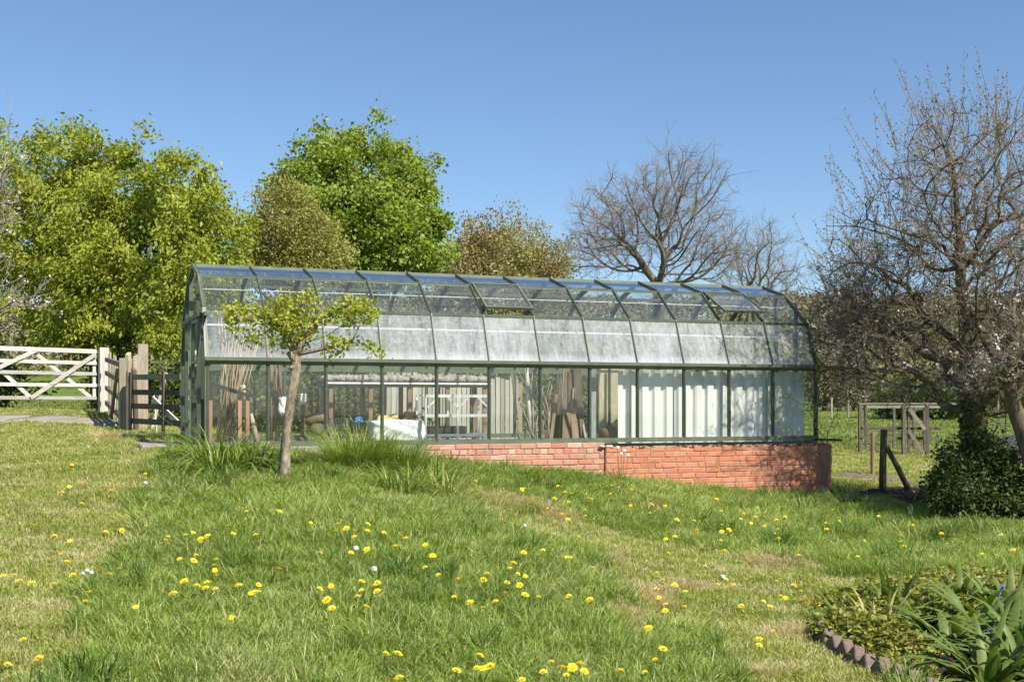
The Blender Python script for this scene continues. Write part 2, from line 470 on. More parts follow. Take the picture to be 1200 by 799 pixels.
def vnoise(x, y, s, seed=0):
    """cheap smooth wandering noise in 0..1"""
    r = np.random.default_rng(seed); v = 0
    for k in range(6):
        a = r.uniform(0, 2*math.pi); f = s*r.uniform(.6, 1.9); ph = r.uniform(0, 6.28)
        v = v + np.sin((x*math.cos(a)+y*math.sin(a))*f + ph + 1.3*np.sin((x*math.sin(a)-y*math.cos(a))*f*.7+ph*2))
    return .5 + v/12

MOWN_L = gpoly([(-260,500),(60,497),(190,512),(215,523),(180,548),(160,585),(150,630),(125,680),(100,740),(60,830),(-260,900)])
MOWN_R = gpoly([(530,584),(600,596),(700,618),(800,640),(900,655),(1000,674),(1090,685),(1260,690),(1260,720),(1110,680),(1000,705),(955,740),(1000,780),(1090,850),(860,850),(850,790),(800,745),(730,705),(690,660),(600,620),(545,598)])
def wander(x, y):
    return x + .28*(vnoise(x,y,3.1,5)-.5)*2, y + .35*(vnoise(x,y,2.7,9)-.5)*2
def is_mown(x, y):
    a, b = wander(x, y)
    return inside(MOWN_L, a, b) | inside(MOWN_R, a, b)
PATHPOLY = np.array(pa + pb[::-1])
def blocked(x, y):
    u = (x-GH0.x)*GU.x + (y-GH0.y)*GU.y; v = (x-GH0.x)*GV.x + (y-GH0.y)*GV.y
    house = (u > -.1) & (u < GL+.25) & (v > -.17) & (v < SPAN+.1)
    step = (u > -.80) & (u < 0.1) & (v > .32) & (v < 2.15)
    return house | step | inside(BED, x, y) | inside(PATHPOLY, x, y) | inside(SHADY, x, y) | inside(STRIP, x, y)

pts = []
for d0, d1, rho in ((3.6,6,90),(6,9,150),(9,12,125),(12,16,85),(16,22,55),(22,30,30)):
    n = int(rho*(d1-d0)*(.84*(d0+d1)/2+4.5))
    d = RNG.uniform(d0, d1, n); x = RNG.uniform(-.5, .5, n)*(.84*d+4.5)
    pts.append(np.column_stack([x, d]))
pts = np.vstack(pts)
pts = pts[~blocked(pts[:,0], pts[:,1])]
mown = is_mown(pts[:,0], pts[:,1])
mown |= pts[:,1] > 24
_uu = (pts[:,0]-GH0.x)*GU.x + (pts[:,1]-GH0.y)*GU.y; _vv = (pts[:,0]-GH0.x)*GV.x + (pts[:,1]-GH0.y)*GV.y
mown |= (_uu > GL+.35) & (_vv > -.15)          # grazed ground right of the wall
mown |= (_vv > SPAN)
dryn = vnoise(pts[:,0], pts[:,1], 2.2, 21); tall = vnoise(pts[:,0], pts[:,1], 1.3, 33)*.6 + vnoise(pts[:,0], pts[:,1], 4.5, 35)*.4

G_LONG = mat_grass('meadow_grass', [(.105,.175,.028),(.195,.28,.05),(.295,.375,.083),(.41,.46,.15)], (.46,.45,.22), .12)
G_SHORT = mat_grass('mown_grass', [(.205,.25,.045),(.325,.365,.08),(.44,.455,.13)], (.54,.48,.26), .3, .8)
G_DRY = mat_grass('dry_thatch', [(.40,.32,.16),(.50,.41,.22),(.57,.48,.28)], (.54,.46,.3), .3)
G_PALE = mat_grass('bleached_blades', [(.36,.38,.16),(.48,.48,.23),(.56,.54,.30)], (.6,.55,.34), .3)
long_p = [blade_clump('blades_%d' % i, 64, .10, .04, .16, .0050, .6, G_LONG, 100+i, .8, G_PALE, .08) for i in range(8)]
short_p = [blade_clump('blades_%d' % i, 80, .11, .010, .042, .0046, .8, G_SHORT, 200+i, .5, G_PALE, .12) for i in range(6)]
dry_p = [blade_clump('straw_%d' % i, 70, .10, .008, .05, .0035, 1.6, G_DRY, 300+i) for i in range(4)]
def put(name, p, protos_, smin, smax, hs=None, tilt=.12, seed=1, label=None):
    r = np.random.default_rng(seed); n = len(p)
    z = ground(p[:,0], p[:,1])
    rot = np.column_stack([r.normal(0,tilt,n), r.normal(0,tilt,n), r.uniform(0,6.283,n)])
    s = r.uniform(smin, smax, n); far = 1 + .045*np.clip(p[:,1]-9, 0, 25)
    sc = np.column_stack([s*far, s*far, s*(hs if hs is not None else 1)])
    o = scatter(name, np.column_stack([p, z]), rot, sc, r.integers(0, len(protos_), n), protos_)
    tag(o, label, 'grass', kind='stuff'); return o
# patches of dead thatch and scratched earth
DRYP = [(728,728,.16,.28),(745,742,.14,.22),(762,700,.14,.3),(690,672,.16,.2),(712,660,.12,.14),(815,690,.3,.1),(930,745,.32,.12),(560,584,.4,.12),(610,592,.55,.2),(650,605,.35,.16),(800,630,.3,.12),(905,660,.3,.18),(880,790,.25,.08),(975,655,.2,.14),(1110,655,.24,.2),(130,514,.35,.2),(760,595,.18,.22)]
dcent = [gp(a,b) for a,b,_,_ in DRYP]
dm = np.zeros(len(pts), bool); dpts = []
for c0, (_,_,rx,ry) in zip(dcent, DRYP):
    n = int(520*rx*ry*3.14)
    a = RNG.uniform(0,6.283,n); rr = np.sqrt(RNG.uniform(0,1,n))*(.7+.5*np.sin(a*3+rx*50)*.5)
    dpts.append(np.column_stack([c0.x+np.cos(a)*rr*rx, c0.y+np.sin(a)*rr*ry*2.2]))
    dm |= (((pts[:,0]-c0.x)/rx)**2 + ((pts[:,1]-c0.y)/(ry*2.0))**2) < .55
dpts = np.vstack(dpts); dpts = dpts[~blocked(dpts[:,0], dpts[:,1])]
keep = ~(dm & (RNG.uniform(size=len(pts)) < .72))
lm = keep & ~mown; sm = keep & mown
hl = .40 + .85*tall[lm]
put('meadow_grass', pts[lm], long_p, .8, 1.3, hl, .14, 1, 'long uncut meadow grass covering the slope')
put('mown_grass', pts[sm], short_p, .85, 1.3, .8+.6*tall[sm], .1, 2, 'short mown lawn grass, yellowish in places')
put('dry_thatch', dpts, dry_p, .8, 1.3, None, .2, 3, 'dead straw coloured thatch patches in the lawn')
# seepage of short blades under the long grass keeps the soil from showing
q = pts[lm][::2] + RNG.normal(0,.06,(len(pts[lm][::2]),2))
put('undergrowth_grass', q, short_p, 1.0, 1.5, 1.3, .1, 4, 'fine short grass growing between the long blades')
# coarse dark tufts and broad-leaved rosettes break up the sward
G_TUFT = mat_grass('coarse_tuft_grass', [(.065,.135,.026),(.125,.215,.042),(.20,.30,.07)], (.3,.34,.12), .05)
tuft_p = [blade_clump('tuft_%d' % i, 90, .09, .10, .26, .0065, .55, G_TUFT, 500+i, .9) for i in range(4)]
def rosette(name, seed, mat):
    r = np.random.default_rng(seed); V = []; Fq = []
    for k in range(r.integers(7,12)):
        a = 2*math.pi*k/9+r.normal(0,.25); L = r.uniform(.06,.13); el = r.uniform(.15,.8); d = np.array([math.cos(a),math.sin(a),0]); s = np.array([-d[1],d[0],0])
        o = len(V); p = np.array([0,0,.005]); n = 6
        for i in range(n+1):
            f = i/n; w_ = .016*(.25+1.1*math.sin(min(1,f*1.15)*math.pi*.75))*(1.0 if i % 2 else .55); w_ = .002 if i == n else w_
            V += [tuple(p-s*w_+np.array([0,0,.004])), tuple(p), tuple(p+s*w_+np.array([0,0,.004]))]
            p = p + (d*math.cos(el)+np.array([0,0,math.sin(el)]))*L/n; el -= .22
        for i in range(n):
            b = o+3*i; Fq += [(b,b+1,b+4),(b,b+4,b+3),(b+1,b+2,b+5),(b+1,b+5,b+4)]
    me = np_mesh(name, V, Fq); me.materials.append(mat); return bpy.data.objects.new(name, me)
L_WEED = mat_foliage('weed_leaf', [(.11,.18,.03),(.19,.27,.05),(.27,.34,.08)], 2, .3, .45, (1.1,1.2,.5), 12)
ros_p = [rosette('rosette_%d' % i, 700+i, L_WEED) for i in range(5)]
near = pts[(pts[:,1] < 17)]; nl = pts[lm & (pts[:,1] < 17.5)]
k = RNG.choice(len(nl), 260, replace=False); w1 = nl[k]; tn = vnoise(w1[:,0], w1[:,1], 1.9, 51); w1 = w1[tn > .47]
put('coarse_grass_tufts', w1, tuft_p, .6, 1.15, None, .15, 6, 'coarse dark green grass tufts standing in the meadow')
k = RNG.choice(len(near), 900, replace=False); w2 = near[k] + RNG.normal(0,.04,(900,2)); w2 = w2[~blocked(w2[:,0], w2[:,1])]
w2 = w2[~is_mown(w2[:,0], w2[:,1]) | (RNG.uniform(size=len(w2)) < .25)]
put('weed_rosettes', w2, ros_p, .45, .95, None, .25, 7, 'flat green weed leaf rosettes among the lawn grass')
# the pasture further off
n = 9000; d = RNG.uniform(28, 75, n)**1.0; x = RNG.uniform(-.5,.5,n)*(.84*d+6)
fp = np.column_stack([x, d]); fp = fp[~inside(PATHPOLY, x, d)]
G_FAR = mat_grass('pasture_grass', [(.145,.185,.05),(.22,.265,.075),(.29,.33,.105)], (.27,.27,.09), .2, .15)
far_p = [blade_clump('pasture_%d' % i, 80, .3, .02, .07, .012, .6, G_FAR, 400+i) for i in range(4)]
put('pasture_grass', fp, far_p, .8, 1.4, None, .05, 5, 'grazed pasture grass in the fields beyond the garden')
# ------------------------------------------------------------------ greenhouse
M_FRAME = mat_plain('sage_green_paint', (.085,.108,.07), (.13,.155,.105), 5, .45, .08, 0, .5)
M_FRAMED = mat_plain('dark_green_paint', (.045,.062,.042), (.075,.095,.065), 5, .5, .08, 0, .5)
M_ALU = mat_plain('white_rail_paint', (.55,.56,.56), (.78,.78,.77), 6, .45, .05)
def mat_glass(name, dirt_lo, dirt_hi, streak=3.0, base=.04, tint=(.965,.982,.97)):
    nt = NT(name)
    v = nt.worldpos((1,1,.35)); v2 = nt.worldpos()
    n1 = nt.noise(v, streak, 5, .65); n2 = nt.noise(v2, 22, 4, .7)
    f = nt.math('ADD', nt.math('MULTIPLY', n1, .6), nt.math('MULTIPLY', n2, .4))
    mr = nt.n('ShaderNodeMapRange'); nt.l(f, mr.inputs[0]); mr.inputs[1].default_value = .32; mr.inputs[2].default_value = .68
    mr.inputs[3].default_value = dirt_lo; mr.inputs[4].default_value = dirt_hi
    # grime gathers along the foot of each pane and in vertical runs; every pane is soiled a little differently
    tc = nt.n('ShaderNodeTexCoord'); sx = nt.n('ShaderNodeSeparateXYZ'); nt.l(tc.outputs['Object'], sx.inputs[0])
    foot = nt.n('ShaderNodeMapRange'); nt.l(sx.outputs[2], foot.inputs[0]); foot.inputs[1].default_value = .0; foot.inputs[2].default_value = .13
    foot.inputs[3].default_value = min(.34, dirt_hi*.55); foot.inputs[4].default_value = 0
    cb = nt.n('ShaderNodeCombineXYZ'); nt.l(sx.outputs[0], cb.inputs[0]); nt.l(nt.math('MULTIPLY', sx.outputs[2], .12), cb.inputs[2]); nt.l(nt.math('MULTIPLY', rnd_of(nt), 9.0), cb.inputs[1])
    runs = nt.math('MULTIPLY', nt.math('SUBTRACT', nt.noise(cb.outputs[0], 26, 3, .6), .5), dirt_hi*.9)
    pv = nt.math('ADD', nt.math('MULTIPLY', rnd_of(nt), .55), .7)
    dirt = nt.math('MAXIMUM', nt.math('ADD', nt.math('ADD', nt.math('MULTIPLY', mr.outputs[0], pv), foot.outputs[0]), runs), 0.0)
    tr = nt.n('ShaderNodeBsdfTransparent'); tr.inputs[0].default_value = (*tint,1)
    gl = nt.n('ShaderNodeBsdfGlossy'); gl.inputs['Roughness'].default_value = .02; gl.inputs[0].default_value = (1,1,1,1)
    fr = nt.n('ShaderNodeFresnel'); fr.inputs[0].default_value = 1.45
    gm = nt.n('ShaderNodeNewGeometry'); front = nt.math('SUBTRACT', 1.0, gm.outputs['Backfacing'])
    refl = nt.math('MULTIPLY', nt.math('MINIMUM', nt.math('MULTIPLY', fr.outputs[0], 1.7), 1.0), front)
    m1 = nt.n('ShaderNodeMixShader'); nt.l(refl, m1.inputs[0]); nt.l(tr.outputs[0], m1.inputs[1]); nt.l(gl.outputs[0], m1.inputs[2])
    df = nt.n('ShaderNodeBsdfDiffuse'); df.inputs[0].default_value = (.80,.83,.86,1)
    ts = nt.n('ShaderNodeBsdfTranslucent'); ts.inputs[0].default_value = (.80,.83,.86,1)
    m2 = nt.n('ShaderNodeMixShader'); m2.inputs[0].default_value = .45; nt.l(df.outputs[0], m2.inputs[1]); nt.l(ts.outputs[0], m2.inputs[2])
    m3 = nt.n('ShaderNodeMixShader'); nt.l(nt.math('MULTIPLY', dirt, front), m3.inputs[0]); nt.l(m1.outputs[0], m3.inputs[1]); nt.l(m2.outputs[0], m3.inputs[2])
    nt.l(m3.outputs[0], nt.out.inputs[0]); return nt.m
M_BAR = mat_plain('bar_green_paint', (.062,.082,.055), (.10,.125,.085), 5, .5, .08, 0, .5)
GLASS_LOW = mat_glass('clear_wall_glass', .0, .03)
GLASS_HAZE = mat_glass('hazy_weathered_glass', .20, .58, 5.0)
GLASS_HAZE2 = mat_glass('lightly_hazed_glass', .10, .34, 5.0)
GLASS_MID = mat_glass('dusty_roof_glass', .02, .08)
GLASS_TOP = mat_glass('clear_roof_glass', .0, .05)

gho = thing('greenhouse', 'long green framed glass greenhouse with mansard roof on a brick base', 'greenhouse', GH0, GTH)
def gb(name, a, b, w, h, mat=None, up=(0,0,1), parent=None):
    return MB().beam(a, b, w, h, up).build(name, mat or M_FRAME, parent or gho)
prof_f = [(0,0),(0,HE),(I2,H2),(I3,H3),(I4,H4)]
prof = prof_f + [(SPAN-v, z) for v, z in prof_f[-2::-1]]
# base sill, gutter, purlins, ridge
m = MB(); m.box((-.03,-.055,-.012),(GL+.03,.03,.022)); m.box((-.03,-.035,.022),(GL+.03,.015,.05)); m.build('sill', M_FRAME, gho)
m = MB(); m.box((-.03,SPAN-.02,-.012),(GL+.03,SPAN+.05,.05)); m.build('sill', M_FRAME, gho)
for side in (0,1):
    m = MB()
    V = (lambda v: v) if side == 0 else (lambda v: SPAN-v)
    poly = [(.03,HE-.075),(-.035,HE-.075),(-.085,HE-.03),(-.085,HE+.012),(-.072,HE+.012),(-.07,HE-.02),(.0,HE-.025),(.03,HE+.02)]
    m.prism([(V(a), b) for a, b in poly], (0,1,0), (0,0,1), (-.035,0,0), (GL+.07,0,0)); m.build('gutter', M_FRAME, gho)
    for (v, z) in ((I2,H2),(I3,H3)):
        m = MB(); m.box((-.015, V(v)-.02, z-.022),(GL+.015, V(v)+.02, z+.014)); m.build('purlin', M_BAR, gho)
m = MB(); m.prism([(-.055,-.03),(0,.022),(.055,-.03),(.03,-.06),(-.03,-.06)], (0,1,0), (0,0,1), (-.02,I4,H4), (GL+.04,0,0)); m.build('ridge_bar', M_FRAME, gho)
OPEN = (5, 10)
def nrm(a, b):   # outward normal of a profile segment
    d = Vector((0,b[0]-a[0],b[1]-a[1])).normalized(); return Vector((0,-d.z,d.y))
bars_mesh = {}
for s in range(len(prof)-1):
    a, b = prof[s], prof[s+1]; n_ = nrm(a, b)
    low = s in (0, len(prof)-2)
    wdt, dep = (.036,.05) if low else (.022,.038)
    me = MB().beam((0,a[0],a[1]),(0,b[0],b[1]), wdt, dep, n_)
    me.beam(Vector((0,a[0],a[1]))+n_*(dep/2+.004), Vector((0,b[0],b[1]))+n_*(dep/2+.004), wdt*.45, .012, n_)
    me = me.mesh('glazing_bar'); me.materials.append(M_FRAMED if low else M_BAR)
    L_ = math.hypot(b[0]-a[0], b[1]-a[1])
    g0 = .055 if low else .016
    pm = MB().box((-P/2+wdt/2+.002,-.002,0),(P/2-wdt/2-.002,.002,L_-g0-.02)).mesh('pane')
    isr = s in (1, len(prof)-3); top = s in (3, len(prof)-5); mid = s in (2, len(prof)-4)
    pm.materials.append(GLASS_HAZE if isr and s == 1 else (GLASS_HAZE2 if isr else (GLASS_TOP if top else (GLASS_MID if s == 2 else GLASS_LOW))))
    for k in range(NB+1):
        o = link('glazing_bar', me, None, gho); o.location = (k*P, 0, 0)
    dirv = Vector((0,b[0]-a[0],b[1]-a[1])).normalized(); yax = -n_; xax = yax.cross(dirv)
    pm2 = pm.copy(); pm2.materials[0] = GLASS_HAZE2
    for k in range(NB):
        if mid and s == 2 and k in OPEN: continue
        o = link('pane', pm2 if (s == 1 and k < 2) else pm, None, gho)
        org = Vector(((k+.5)*P, a[0], a[1])) + dirv*g0
        mtx = Matrix((xax, yax, dirv)).transposed().to_4x4(); mtx.translation = org
        o.matrix_basis = mtx
# opening vents: hinged along the upper purlin, propped open at the foot
def vent(k, ang):
    a = Vector((0,I2,H2)); b = Vector((0,I3,H3)); d = (a-b); L_ = d.length-.01; d.normalize(); n_ = nrm((I2,H2),(I3,H3))
    ca, sa = math.cos(ang), math.sin(ang)
    d2 = d*ca + n_*sa; n2 = n_*ca - d*sa
    hinge = Vector(((k+.5)*P,I3,H3)) + n_*.03
    mtx = Matrix((Vector((1,0,0)), n2, -d2)).transposed().to_4x4(); mtx.translation = hinge
    fr = MB(); hw = P/2-.02
    fr.beam((-hw,0,-.015),(hw,0,-.015),.03,.03); fr.beam((-hw,0,-L_+.015),(hw,0,-L_+.015),.034,.03)
    fr.beam((-hw+.014,0,-.03),(-hw+.014,0,-L_+.03),.028,.03,(0,1,0)); fr.beam((hw-.014,0,-.03),(hw-.014,0,-L_+.03),.028,.03,(0,1,0))
    f = fr.build('vent_window', M_FRAME, gho); f.matrix_basis = mtx
    p = MB().box((-hw+.028,-.002,-L_+.032),(hw-.028,.002,-.03)).build('pane', GLASS_MID, f)
    st = MB().beam((0,-.02,-L_+.05),(0,-.20,-L_+.12),.012,.02).build('stay', M_FRAMED, f)
vent(5, math.radians(7)); vent(10, math.radians(12))
# gable ends: corner posts, door and standing panes
for gi_, u0 in ((0, 0.0), (1, GL)):
    sg = -1 if gi_ == 0 else 1
    def front_z(v):
        v = min(v, SPAN-v)
        for (v0,z0),(v1,z1) in zip(prof_f[:-1], prof_f[1:]):
            if v1 > v0 and v0 <= v <= v1: return z0+(z1-z0)*(v-v0)/(v1-v0)
        return HE
    for s in range(len(prof)-1):
        a, b = prof[s], prof[s+1]
        gb('gable_frame', (u0+sg*.012,a[0],a[1]), (u0+sg*.012,b[0],b[1]), .045, .046, M_FRAME, nrm(a,b))
    vs = [.02, .5, 1.03, SPAN-1.03, SPAN-.5, SPAN-.02]
    for v in vs[1:-1]:
        gb('gable_bar', (u0,v,0), (u0,v,front_z(v)-.02), .05, .045, M_FRAME)
    gb('gable_rail', (u0+sg*.008,.02,1.62), (u0+sg*.008,SPAN-.02,1.62), .045, .05, M_FRAME)
    gb('sill', (u0+sg*.006,.0,.012), (u0+sg*.006,SPAN,.012), .06, .07, M_FRAME)
    for a, b in zip(vs[:-1], vs[1:]):
        if gi_ == 0 and abs(a-1.03) < .01: continue
        for z0, z1 in ((.05,1.595),(1.645,None)):
            za = (front_z(a+.03)-.04) if z1 is None else min(z1, front_z(a+.03)-.04)
            zb = (front_z(b-.03)-.04) if z1 is None else min(z1, front_z(b-.03)-.04)
            if min(za, zb) < z0+.03: continue
            q = [(a+.025,z0),(b-.025,z0),(b-.025,zb)]
            if a < I4 < b: q.append((I4, H4-.06 if z1 is None else za))
            q.append((a+.025, za))
            for vv in (I2,I3,SPAN-I3,SPAN-I2):
                pass
            MB().prism(q, (0,1,0), (0,0,1), (u0-.002,0,0), (.004,0,0)).build('pane', GLASS_LOW, gho)
# sliding door standing open along the front half of the left gable
door = MB(); dx = -.065
for v in (.36, .98): door.beam((dx,v,.03),(dx,v,1.58),.05,.05)
for z in (.05,.55,1.05,1.56): door.beam((dx,.385,z),(dx,.955,z),.045,.045)
dr = door.build('door', M_FRAME, gho)
for z0, z1 in ((.075,.525),(.575,1.025),(1.075,1.535)):
    MB().box((dx-.002,.387,z0),(dx+.002,.953,z1)).build('pane', GLASS_LOW, dr)
MB().beam((dx-.04,.99,.86),(dx-.04,.99,1.0),.02,.02).build('handle', M_FRAMED, dr)
gb('door_track', (-.06,.3,1.625), (-.06,2.3,1.625), .05, .05, M_FRAMED)
# inner rails and ties seen through the glass
for v, z, r in ((.34,1.50,.013),(.72,1.98,.006),(SPAN-.30,1.52,.012)):
    m = MB().tube([(.03,v,z),(GL-.03,v,z)], r, 6).build('rail', M_ALU, gho)
for k in range(NB+1):
    m = MB().tube([(k*P, SPAN-.045, 1.10),(k*P, SPAN-I2-.035, H2-.025),(k*P, SPAN-I3-.02, H3-.04),(k*P, I4+.1, H4-.06)], .02, 6).build('rib', M_FRAMED, gho)
# footing of pale concrete under the left bays
nt_foot = MB().box((-.05,-.10,-.30),(2.63,.06,-.014), .012).build('footing', M_CONC, gho)
flo = MB().box((-.02,.065,-.16),(GL+.02,SPAN-.0,-.03)).build('floor', M_CONC)
flo.location = GH0; flo.rotation_euler = (0,0,GTH); tag(flo, 'concrete floor inside the greenhouse', 'floor', kind='structure')
_st = max(gz(*gh(a, b)[:2]) for a in (-.75,-.42,-.09) for b in (.35,.8,1.2,1.7,2.1)) + .012
stp = MB().box((-.75,.35,_st-.3),(-.09,2.1,_st), .015).build('paving', M_CONC)
stp.location = GH0; stp.rotation_euler = (0,0,GTH); tag(stp, 'stone paving outside the greenhouse door', 'paving', kind='structure')

# ------------------------------------------------------------------ brick base
def mat_brick(name, stops, weather):
    nt = NT(name); r = rnd_of(nt); w = nt.worldpos()
    n1 = nt.noise(w, 60, 5, .7); n2 = nt.noise(w, 9, 4)
    c = nt.ramp(r, [(i/(len(stops)-1), s) for i, s in enumerate(stops)])
    c = nt.mix(nt.math('MULTIPLY', nt.ramp(n1, [(.35,(0,0,0)),(.7,(1,1,1))]), .35), c, (.42,.25,.17))
    c = nt.mix(nt.math('MULTIPLY', nt.ramp(n2, [(.5,(0,0,0)),(.72,(1,1,1))]), weather), c, (.36,.30,.25))
    n3 = nt.noise(w, 3.3, 5, .7)
    c = nt.mix(nt.math('MULTIPLY', nt.ramp(n3, [(.52,(0,0,0)),(.7,(1,1,1))]), .42), c, (.15,.10,.07))
    return nt.pbr(c, .88, nt.bump(n1, .5, .004), 0, .2)
BR_NEW = mat_brick('orange_red_brick', [(.52,.18,.095),(.56,.21,.115),(.47,.155,.085),(.54,.195,.105),(.57,.235,.14)], .35)
BR_OLD = mat_brick('weathered_pink_brick', [(.48,.20,.14),(.55,.29,.21),(.44,.165,.11),(.60,.38,.30),(.50,.23,.155)], .55)
M_MORT = mat_plain('lime_mortar', (.24,.17,.125), (.40,.30,.23), 30, .95, .4)
wall = thing('brick_wall', 'low red brick wall carrying the right part of the greenhouse', 'wall', GH0, GTH)
USPL = 5.30; U0 = 2.75; U1 = GL+.20
MB().box((U0-.1,-.093,-1.5),(USPL-.006,.055,-.016)).build('mortar_core', M_MORT, wall)
MB().box((USPL-.006,-.126,-1.5),(U1-.008,.055,-.078)).build('mortar_core', M_MORT, wall)
MB().box((U1-.22,.056,-1.5),(U1-.008,SPAN+.02,-.03)).build('mortar_core', M_MORT, wall)
def brick_mesh(l, h, dpt, mat, seed):
    r = random.Random(seed)
    m = MB().box((0,0,0),(l,dpt,h), .006).mesh('brick')
    for v in m.vertices: v.co += Vector((r.uniform(-1,1),r.uniform(-1,1),r.uniform(-1,1)))*.0022
    m.materials.append(mat); return m
J = .011
meshes = {}
def bmesh_of(l, mat):
    key = (round(l,3), mat.name, random.randrange(3))
    if key not in meshes: meshes[key] = brick_mesh(l, .0665, .10, mat, hash(key) & 999)
    return meshes[key]
def lay(z, u0, u1, v, seq, mat, off=0.0):
    u = u0 - off; i = 0
    while u < u1 - .03:
        l = seq[i % len(seq)]; a = max(u, u0); b = min(u+l, u1); i += 1; u += l + J
        if b - a < .04: continue
        wp = gh((a+b)/2, v)
        if z+.064 < gz(wp.x, wp.y-.05) - .06: continue
        ln = l if abs((b-a)-l) < 1e-6 else round(b-a, 2)
        o = link('brick', bmesh_of(ln, mat), None, wall)
        o.location = (a + random.uniform(-.0015,.0015), v + random.uniform(-.004,.004), z + random.uniform(-.002,.002))
        o.rotation_euler = (random.gauss(0,.006), random.gauss(0,.004), random.gauss(0,.006))
CH = .075
z = -.016-.064
lay(z, U0, USPL-.01, -.10, [.215], BR_OLD, .05)
lay(z-CH, U0, USPL-.01, -.10, [.1025], BR_OLD)
for c_ in range(2, 7): lay(z-CH*c_, U0, USPL-.01, -.10, [.215], BR_OLD, .11 if c_ % 2 else .02)
ST, HD = .215, .1025
for c_ in range(0, 13):
    zz = -.082-.064-CH*c_
    seq = [[ST],[ST,ST,HD],[ST],[ST,HD],[ST],[ST,ST,ST,HD]][c_ % 6]
    lay(zz, USPL, U1, -.133, seq, BR_NEW, [.0,.12,.06,.16,.03,.09][c_ % 6])
# end face of the wall
for c_ in range(0, 13):
    zz = -.082-.064-CH*c_
    u_ = 0.0; v0 = -.02 if c_ % 2 else .09
    while v0 < 1.2:
        o = link('brick', bmesh_of(ST, BR_NEW), None, wall); o.location = (U1+.0, v0, zz); o.rotation_euler = (0,0,math.pi/2)
        v0 += ST+J
# ragged mortar ledge along the top of the newer bricks, with moss
def lumps(n, u0, u1, v0, v1, z0, r0, r1, flat, seed):
    m = MB(); r = random.Random(seed)
    for i in range(n):
        bm = bmesh.new(); bmesh.ops.create_icosphere(bm, subdivisions=1, radius=1)
        c = Vector((r.uniform(u0,u1), r.uniform(v0,v1), z0)); s = r.uniform(r0,r1)
        for v in bm.verts: v.co = Vector((v.co.x*s*r.uniform(1,2.2), v.co.y*s, v.co.z*s*flat))*r.uniform(.8,1.2) + c
        bm.verts.index_update(); m.add([v.co for v in bm.verts], [[v.index for v in f.verts] for f in bm.faces]); bm.free()
    return m
led = lumps(150, USPL-.1, U1-.05, -.125, -.06, -.078, .014, .032, .55, 3).build('mortar_ledge', M_MORT, wall, True); led['kind'] = 'stuff'
M_MOSS = mat_plain('dark_moss', (.035,.035,.015), (.085,.075,.03), 40, 1, .5)
mo = lumps(160, USPL+.2, U1-.1, -.135, -.08, -.077, .009, .02, .7, 5).build('moss', M_MOSS, wall, True); mo['kind'] = 'stuff'
M_CEM = mat_plain('pale_cement', (.36,.29,.24), (.56,.48,.42), 25, .9, .3)
cm = lumps(6, USPL-.12, USPL+.10, -.135, -.11, -.065, .012, .03, 1.0, 8).build('cement_patch', M_CEM, wall, True)
# ------------------------------------------------------------------ tree tools
def mst_tree(trunk, targets, bf=.35, seed=0):
    """greedy tree through target points: each joins where wire + path back to the root is shortest"""
    nodes = [np.array(p, float) for p in trunk]; par = [-1] + list(range(len(trunk)-1))
    pl = [0.0]
    for i in range(1, len(trunk)): pl.append(pl[-1] + np.linalg.norm(nodes[i]-nodes[i-1]))
    T = np.asarray(targets, float); n = len(T)
    best = np.full(n, 1e9); bp = np.zeros(n, int); done = np.zeros(n, bool)
    def relax(j):
        nonlocal best, bp
        c = np.sqrt(((T-nodes[j])**2).sum(1)) + bf*pl[j]
        m = c < best; best = np.where(m, c, best); bp = np.where(m, j, bp)
    k0 = max(1, len(trunk)//3)
    for j in range(k0, len(trunk)): relax(j)
    for _ in range(n):
        b = np.where(done, 1e9, best); i = int(np.argmin(b)); done[i] = True
        p = bp[i]; a = nodes[p]; e = T[i]
        nodes.append(e); par.append(int(p)); pl.append(pl[p] + np.linalg.norm(e-a)); relax(len(nodes)-1)
    return np.array(nodes), np.array(par)

def tree_paths(nodes, par, r_tip, r_base, smooth=2):
    n = len(par); ch = [[] for _ in range(n)]
    for i in range(1, n):
        if par[i] >= 0: ch[par[i]].append(i)
    order = []; st = [0]
    while st:
        i = st.pop(); order.append(i); st.extend(ch[i])
    tips = np.zeros(n)
    for i in reversed(order): tips[i] = max(1, sum(tips[c] for c in ch[i]))
    e = math.log(max(3, tips[0]))/math.log(r_base/r_tip)
    rad = r_tip*tips**(1/e)
    main = [max(c, key=lambda q: tips[q]) if c else -1 for c in ch]
    pos = nodes.copy()
    for _ in range(smooth):
        new = pos.copy()
        for i in range(1, n):
            if main[i] >= 0: new[i] = .5*pos[i] + .25*pos[par[i]] + .25*pos[main[i]]
        pos = new
    paths = []
    for i in range(n):
        starts = [0] if i == 0 else []
        for c in ch[i]:
            if c != main[i]: starts.append(c)
        for s in starts:
            p = [] if s == 0 else [i]
            j = s
            while j >= 0: p.append(j); j = main[j]
            if len(p) > 1: paths.append(p)
    return pos, rad, paths, ch

